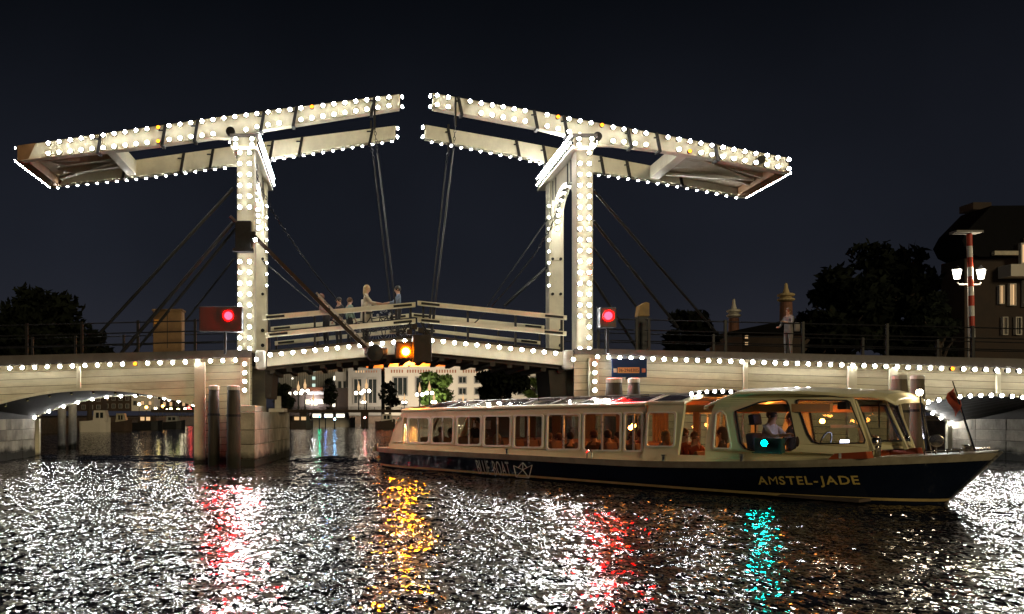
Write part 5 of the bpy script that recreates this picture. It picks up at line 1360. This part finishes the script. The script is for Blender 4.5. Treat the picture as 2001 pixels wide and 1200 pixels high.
T = thing('shop_row', 'low dark row with brightly lit shop windows by the far bridge', 'building', (PX(620, D2), D2, 1.4))
block(T, 'wall', M['brick'], 545, 680, 758, 812, D2, 8); block(T, 'awning', M['slot'], 596, 630, 757, 763, D2-1, .99)
block(T, 'upper_window', M['fargrey'], 600, 650, 765, 771, D2-.1, .09)
for a, c_, y0, y1 in ((596, 605, 781, 790), (608, 620, 780, 792), (621, 633, 780, 789), (640, 646, 782, 789), (563, 569, 766, 772), (650, 655, 779, 796)): block(T, 'shop_window', M['winwhite'], a, c_, y0, y1, D2-.1, .09)
# far low bridge
D3 = 112
T = thing('far_bridge', 'low dark bridge with railing across the river in the distance', 'bridge', (0, D3, 0))
b = MB(); b.box(-26.6, 29.1, D3, D3+7, PZ(806, D3), PZ(800, D3)); obj('deck', b, M['brick'], T)
for px in (592, 713, 930):
    b = MB(); b.box(PX(px-7, D3), PX(px+7, D3), D3+.1, D3+6.9, -.5, PZ(806, D3)-.004); obj('bridge_pier', b, M['brick'], T)
for y in (795.5, 798): b = MB(); b.tube([(-26.6, D3+.1, PZ(y, D3)), (29.1, D3+.1, PZ(y, D3))], .04, 5); obj('rail', b, M['iron'], T)
for x in np.arange(-26, 29, 1.8): b = MB(); b.box(x-.04, x+.04, D3+.06, D3+.14, PZ(800, D3), PZ(795.2, D3)); obj('rail_post', b, M['iron'], T)
M['globe'] = emit('lit_globe', (1.0, .88, .66), 14)
def lantern(label, px, yg, d, zb, gap=6.0, light=0, r=.24, col=(1, .85, .6), grp='twin globe lanterns on the far bridge'):
    x, z = PX(px, d), PZ(yg, d); T = thing('street_lantern', label, 'street lantern', (x, d, zb), grp); g2 = gap*d/F
    b = MB(); b.tube([(x, d, zb), (x, d, z+.6)], [.10, .05], 8); obj('post', b, M['iron'], T)
    b = MB(); b.tube([(x-g2, d, z-.3), (x, d, z-.5), (x+g2, d, z-.3)], .04, 6); obj('arm', b, M['iron'], T)
    for s in (-1, 1): b = MB(); b.ball((x+s*g2, d, z), r, 10); obj('globe', b, M['globe'], T, smooth=True)
    b = MB(); b.lathe((x, d, z+.3), [(.16, 0), (.2, .5), (.06, .9), (.02, 1.3)], 8); obj('crown_lamp', b, M['winlit'], T)
    if light:
        l = bpy.data.lights.new('lantern_glow', 'POINT'); l.energy = light; l.color = col; l.shadow_soft_size = .3
        o = bpy.data.objects.new('lantern_glow', l); C.objects.link(o); o.parent = T; o.location = (0, .8, z-zb+.2)
zb3 = PZ(800, D3)
for px, y, lb in ((583, 768, 'leftmost twin globe lantern on the far bridge'), (596, 764, 'second twin globe lantern from the left on the far bridge'), (701, 768, 'third twin globe lantern from the left'), (716, 764, 'fourth twin globe lantern from the left'), (820, 771, 'fifth twin globe lantern left of the green tree'), (839, 768, 'sixth twin globe lantern before the green tree')):
    lantern(lb, px, y, D3+1, zb3, 5.2)
# lamps at the foot of the white building: they floodlight it and the green tree; the hall lantern is added to brighten the hall
for px, d, pw, lb, c in ((790, 158, 4300, 'quay lantern before the big window of the white building', (1, .85, .65)), (905, 155, 4600, 'quay lantern right of the green tree', (1, .86, .66)), (1035, 152, 4200, 'quay lantern behind the dark tree', (1, .86, .66)), (712, 160, 1500, 'quay lantern before the grey wing', (1, .8, .6)), (612, 158, 1500, 'added quay lantern that brightens the ribbed hall', (.95, .95, 1)), (848, 131, 2200, 'quay lantern under the green tree', (1, .92, .6))):
    lantern(lb, px, 786, d, 1.4 if d > 140 else 1.3, 3, pw, .22, c, 'quay lanterns on the far bank')
l = bpy.data.lights.new('roof_floodlight', 'POINT'); l.energy = 16000; l.color = (1, .36, .08); l.shadow_soft_size = .4
T = thing('roof_floodlight', 'orange floodlight on the roof of the white building', 'floodlight', (PX(800, D), D+1.2, PZ(716, D))); b = MB(); b.box(PX(800, D)-.3, PX(800, D)+.3, D+1, D+1.3, PZ(716, D), PZ(716, D)+.3); obj('housing', b, M['iron'], T)
o = bpy.data.objects.new('roof_floodlight', l); C.objects.link(o); o.parent = T; o.location = (0, 2.0, 1.0)

# ------------------------------------------------------------------ moored boats far off
def smallboat(label, px0, px1, ywl, top, d, hullm, cabm, lit=None, cab=(.3, .8), group='boats moored along the banks'):
    x0, x1 = PX(px0, d), PX(px1, d); zt = PZ(top, d); L = x1-x0; zh = zt*.5; w = min(2.2, L*.22)
    T = thing('moored_boat', label, 'boat', ((x0+x1)/2, d, 0), group)
    prof = [(0, .75), (.06, .95), (.3, 1), (.7, 1), (.88, .7), (1, .05)]
    v = []; fs = []
    for t, ww in prof:
        for z, k in ((-.2, .8), (zh*(1+.35*t*t), 1)):
            v += [(x0+L*t, d-w*ww*k, z), (x0+L*t, d+w*ww*k, z)]
    for i in range(len(prof)-1):
        a = 4*i; fs += [(a, a+4, a+6, a+2), (a+1, a+3, a+7, a+5), (a+2, a+6, a+7, a+3)]
    fs += [(0, 2, 3, 1), (len(v)-4, len(v)-3, len(v)-1, len(v)-2)]
    b = MB(); b.add(v, fs); obj('hull', b, M[hullm], T)
    xa, xb = x0+L*cab[0], x0+L*cab[1]
    b = MB(); b.prism([(xa, zh*.98), (xb, zh*.98), (xb-.25, zt), (xa+.1, zt)], d-w*.75, d+w*.75); co2 = obj('cabin', b, M[cabm], T)
    n = max(2, int((xb-xa)/1.6))
    for i in range(n):
        a = xa+.3+(xb-xa-.6)*i/n; c_ = a+(xb-xa-.6)/n*.7; b = MB(); b.box(a, c_, d-w*.75-.03, d-w*.75-.004, zh+(zt-zh)*.3, zh+(zt-zh)*.8); obj('window', b, M[lit or 'darkwin'], co2)
smallboat('cream moored boat under the left arch', 158, 216, 845, 802, 80, 'farwhite', 'farwhite', None, (.45, .95))
smallboat('brown moored boat right of the cream one under the left arch', 214, 258, 838, 808, 84, 'brick', 'strake', None)
smallboat('dark long moored boat far under the left arch', 252, 318, 836, 812, 92, 'iron', 'brick', 'winlit')
smallboat('dark moored boat farthest under the left arch', 310, 362, 836, 813, 104, 'iron', 'fargrey', None)
smallboat('lit excursion boat below the far bridge', 598, 694, 825, 806, 118, 'farwhite', 'fargrey', 'winwhite', (.1, .9), 'boats at the far bridge')
smallboat('low moored boat with pale canvas at the right of the far bridge', 733, 772, 827, 809, 100, 'brick', 'farwhite', None, (.3, .9), 'boats at the far bridge')
smallboat('dark moored boat at the left of the far bridge', 566, 612, 828, 812, 100, 'brick', 'brick', 'winlit', (.1, .9), 'boats at the far bridge')
for px, y, d, c, lb in ((624, 814, 98, (.0, 1, .45), 'small green lamp on the water below the far bridge'), (636, 813, 98, (.25, .4, 1), 'small blue lamp on the water below the far bridge'), (654, 819, 96, (.3, .6, 1), 'rightmost pale blue lamp on the water'), (713, 816, 99, (1, .25, .25), 'small pink lamp at the far bridge pier')):
    m = emit('buoy_lamp', c, 60); T = thing('buoy_light', lb, 'light', (PX(px, d), d, 0), 'coloured lamps below the far bridge')
    b = MB(); b.tube([(PX(px, d), d, -.2), (PX(px, d), d, PZ(y, d)-.1)], .06, 8); obj('post', b, M['iron'], T)
    b = MB(); b.ball(P(px, y, d), .11, 8); obj('lens', b, m, T)
# left bank houses and lights seen under the left arch
def house(label, px0, px1, ytop, d, m, depth=8, lit=(), rows=2, group='houses on the left bank'):
    T = thing('canal_house', label, 'house', (PX((px0+px1)/2, d), d, 1.3), group)
    block(T, 'wall', m, px0, px1, ytop, 803, d, depth)
    b = MB(); x0, x1 = PX(px0, d), PX(px1, d); z = PZ(ytop, d); b.prism([(x0-.1, z+.003), (x1+.1, z+.003), ((x0+x1)/2, z+2.2)], d-.1, d+depth); obj('roof', b, M['roof'], T)
    n = max(2, int((px1-px0)/12)); k = 0
    for r_ in range(rows):
        for i in range(n):
            a = px0+(px1-px0)*(i+.25)/n; y = ytop+6+r_*15
            if y+9 < 803: win(T, a, a+(px1-px0)*.5/n, y, y+9, d, ('winlit' if k in lit else 'darkwin'), 1); k += 1
house('dark house nearest under the left arch', 60, 140, 765, 150, M['brick'], lit=(1, 3))
house('second dark house under the left arch', 142, 200, 770, 155, M['brick'], lit=(2, 4))
house('third dark house under the left arch', 202, 256, 768, 158, M['brick'], lit=(0,))
house('pale house with many lit windows under the left arch', 257, 301, 762, 158, M['farwhite'], lit=(0, 1, 2, 4, 5), rows=3)
house('low house right of the pale one under the left arch', 303, 378, 779, 163, M['brick'], lit=(1, 2, 4, 5))
cols = [(1, .45, .08), (1, .8, .3), (1, .85, .55), (1, .1, .08), (.9, .9, .3), (1, .7, .35)]
cm = [emit('quay_lamp_glow', c, 18) for c in cols]
ORD = ['leftmost', 'second', 'third', 'fourth', 'fifth', 'sixth', 'seventh', 'eighth', 'ninth', 'tenth', 'eleventh', 'twelfth', 'thirteenth', 'rightmost']
for i, (px, y, ci) in enumerate(sorted([(304, 798, 2), (310, 803, 1), (318, 794, 0), (326, 802, 2), (334, 799, 4), (341, 803, 1), (348, 800, 4), (355, 803, 2), (362, 799, 2), (369, 797, 3), (373, 802, 3), (286, 796, 0), (330, 781, 2), (272, 790, 2)])):
    d = 140+i; T = thing('quay_lamp', '%s of the small quay lamps seen through the left arch, %s' % (ORD[i], ['orange', 'yellow', 'warm white', 'red', 'lime', 'amber'][ci]), 'quay lamp', (PX(px, d), d, 1.3), 'small lamps on the left quay')
    b = MB(); b.tube([(PX(px, d), d, 1.3 if d < 165 else 1.4), (PX(px, d), d, PZ(y, d)-.2)], .05, 6); obj('post', b, M['iron'], T)
    b = MB(); b.ball(P(px, y, d), .26, 8); obj('globe', b, cm[ci], T)

# ------------------------------------------------------------------ right bank: house, towers, signal mast with lanterns
d = 60
T = thing('brick_house', 'dark brick house with a steep roof and lit windows at the far right', 'house', (PX(1960, d), d, 1.3), rz=0)
block(T, 'wall', M['brick'], 1885, 2160, 505, 860, d, 2.4)
b = MB(); zt = PZ(505, d); b.prism([(PX(1868, d), PZ(474, d)), (PX(1880, d), PZ(452, d)), (PX(1925, d), PZ(406, d)), (PX(2200, d), PZ(404, d)), (PX(2200, d), zt+.01), (PX(1900, d), zt+.01), (PX(1878, d), zt+.4)], d-.6, d+2.39); ro = obj('roof', b, M['roof'], T)
b = MB(); b.box(PX(1914, d), PX(1950, d), d+.6, d+2.0, PZ(405, d), PZ(391, d)); obj('chimney', b, M['brick'], ro)
b = MB(); b.box(PX(1950, d), PX(2160, d), d-1.2, d-.01, PZ(545, d), PZ(522, d)); obj('balcony_band', b, M['farwhite'], T)
b = MB(); b.box(PX(1925, d), PX(1975, d), d-.9, d-.01, PZ(503, d), PZ(495, d)); obj('canopy', b, M['strake'], T)
b = MB(); b.box(PX(1983, d), PX(2120, d), d-.8, d-.62, PZ(520, d), PZ(470, d)); obj('dormer', b, M['brick'], T)
for a, c_, y0, y1, pn in ((1948, 1958, 558, 595, 'winlit'), (1968, 1981, 555, 598, 'winlit'), (1996, 2012, 548, 600, 'darkwin'), (1955, 1965, 620, 655, 'darkwin'), (1980, 1992, 620, 655, 'darkwin')): win(T, a, c_, y0, y1, d, pn, 1, 'farwhite')
win(T, 1990, 2012, 476, 517, d-.8, 'winlit', 1, 'farwhite')
M['towerbrick'] = mat('tower_brick', (.20, .09, .06), .8, var=.2); M['towerstone'] = mat('tower_stone', (.55, .42, .22), .7)
def tower(label, px, ytop, ybase, w, d, mt):
    x = PX(px, d); T = thing('brick_tower', label, 'tower', (x, d, 1.3), 'banded round towers beyond the right span'); r = w/2*d/F; z = lambda y: PZ(y, d)
    b = MB(); b.lathe((x, d, 0), [(r*1.1, 1.3), (r, z(ybase)), (r*.92, z(ytop+38))], 16); obj('shaft', b, M['towerbrick'], T)
    for y in (ytop+36, ytop+27): b = MB(); b.lathe((x, d, z(y)), [(r*1.05, 0), (r*1.32, .12), (r*1.32, .25), (r*1.05, .36)], 16); obj('stone_band', b, mt, T)
    b = MB(); b.lathe((x, d, 0), [(r*.9, z(ytop+29)), (r*.55, z(ytop+20)), (r*.3, z(ytop+10)), (r*.22, z(ytop+2)), (.05, z(ytop))], 12); obj('spire', b, mt, T)
tower('taller banded brick tower with a pale spire beyond the right span', 1536, 553, 650, 24, 96, M['towerstone'])
tower('smaller banded tower with a short spire beyond the right span', 1434, 584, 650, 20, 102, M['cap'])
d = 88
T = thing('low_pavilion', 'low dark pavilion with a sloping roof and two lit windows behind the right railing', 'building', (PX(1500, d), d, 1.3))
block(T, 'wall', M['brick'], 1450, 1640, 650, 860, d, 8)
b = MB(); b.prism([(PX(1425, d), PZ(648, d)), (PX(1555, d), PZ(622, d)), (PX(1670, d), PZ(650, d)), (PX(1670, d), PZ(653, d)), (PX(1425, d), PZ(652, d))], d-.8, d+8.5); obj('roof', b, M['roof'], T)
for y in (655, 668): win(T, 1453, 1461, y, y+8, d, 'winlit', 1)
for px, y, c in ((1862, 548, 1), (1816, 546, 4), (1780, 627, 1)): pass
d = 46; x = PX(1897, d)
T = thing('signal_mast', 'red and white striped mast with a flat board on top at right', 'mast', (x, d, 1.3))
ys_ = [457, 481, 503, 522, 540, 560, 578, 598, 618, 640, 662]
M['redp'] = mat('red_mast_paint', (.55, .06, .03), .5); M['whitep'] = mat('white_mast_paint', (.72, .70, .66), .5)
for i in range(10):
    b = MB(); xa, xb = PX(1894+i*.6, d), PX(1894+(i+1)*.6, d); b.tube([(xa, d, PZ(ys_[i], d)), (xb, d, PZ(ys_[i+1], d))], .13, 10); obj('stripe_section', b, M['redp'] if i % 2 == 0 else M['whitep'], T)
b = MB(); b.tube([(PX(1900, d), d, 1.2), (PX(1900, d), d, PZ(662, d))], .13, 10); obj('base_section', b, M['iron'], T)
b = MB(); b.box(PX(1862, d), PX(1914, d), d-.3, d+.3, PZ(456, d), PZ(452, d)); obj('top_board', b, M['fargrey'], T)
d = 46.6; T = thing('street_lantern', 'twin street lantern with bright square lamps beside the striped mast', 'street lantern', (PX(1893, d), d, 1.3))
b = MB(); b.tube([(PX(1893, d), d, 1.2), (PX(1893, d), d, PZ(520, d))], .07, 8); obj('post', b, M['fargrey'], T)
b = MB(); b.tube([(PX(1871, d), d, PZ(552, d)), (PX(1874, d), d, PZ(556, d)), (PX(1915, d), d, PZ(556, d)), (PX(1917, d), d, PZ(552, d))], .04, 6); obj('arm', b, M['fargrey'], T)
for px in (1870, 1917):
    zc = PZ(545, d); b = MB(); b.lathe((PX(px, d), d, zc), [(.16, 0), (.27, .5)], 4); g_ = obj('lantern_glass', b, M['lampglass'], T)
    b = MB(); b.lathe((PX(px, d), d, zc+.502), [(.30, 0), (.12, .14), (.03, .24)], 4); obj('lantern_cap', b, M['iron'], g_)
l = bpy.data.lights.new('lantern_glow', 'POINT'); l.energy = 500; l.color = (1, .85, .6); l.shadow_soft_size = .2
o = bpy.data.objects.new('lantern_glow', l); C.objects.link(o); o.parent = T; o.location = (0, -.6, PZ(540, d)-1.3)
# wet quay wall lights at the right rail
for px, y, lb in ((1860, 640, 'tiny pale lamp left of the striped mast'), (1843, 645, 'tiny lamp second left of the striped mast')):
    d = 58; T = thing('garden_lamp', lb, 'lamp', (PX(px, d), d, 1.3), 'tiny lamps by the striped mast'); b = MB(); b.tube([(PX(px, d), d, 1.3), (PX(px, d), d, PZ(y, d))], .04, 6); obj('post', b, M['iron'], T); b = MB(); b.ball(P(px, y, d), .10, 8); obj('globe', b, M['winwhite'], T)
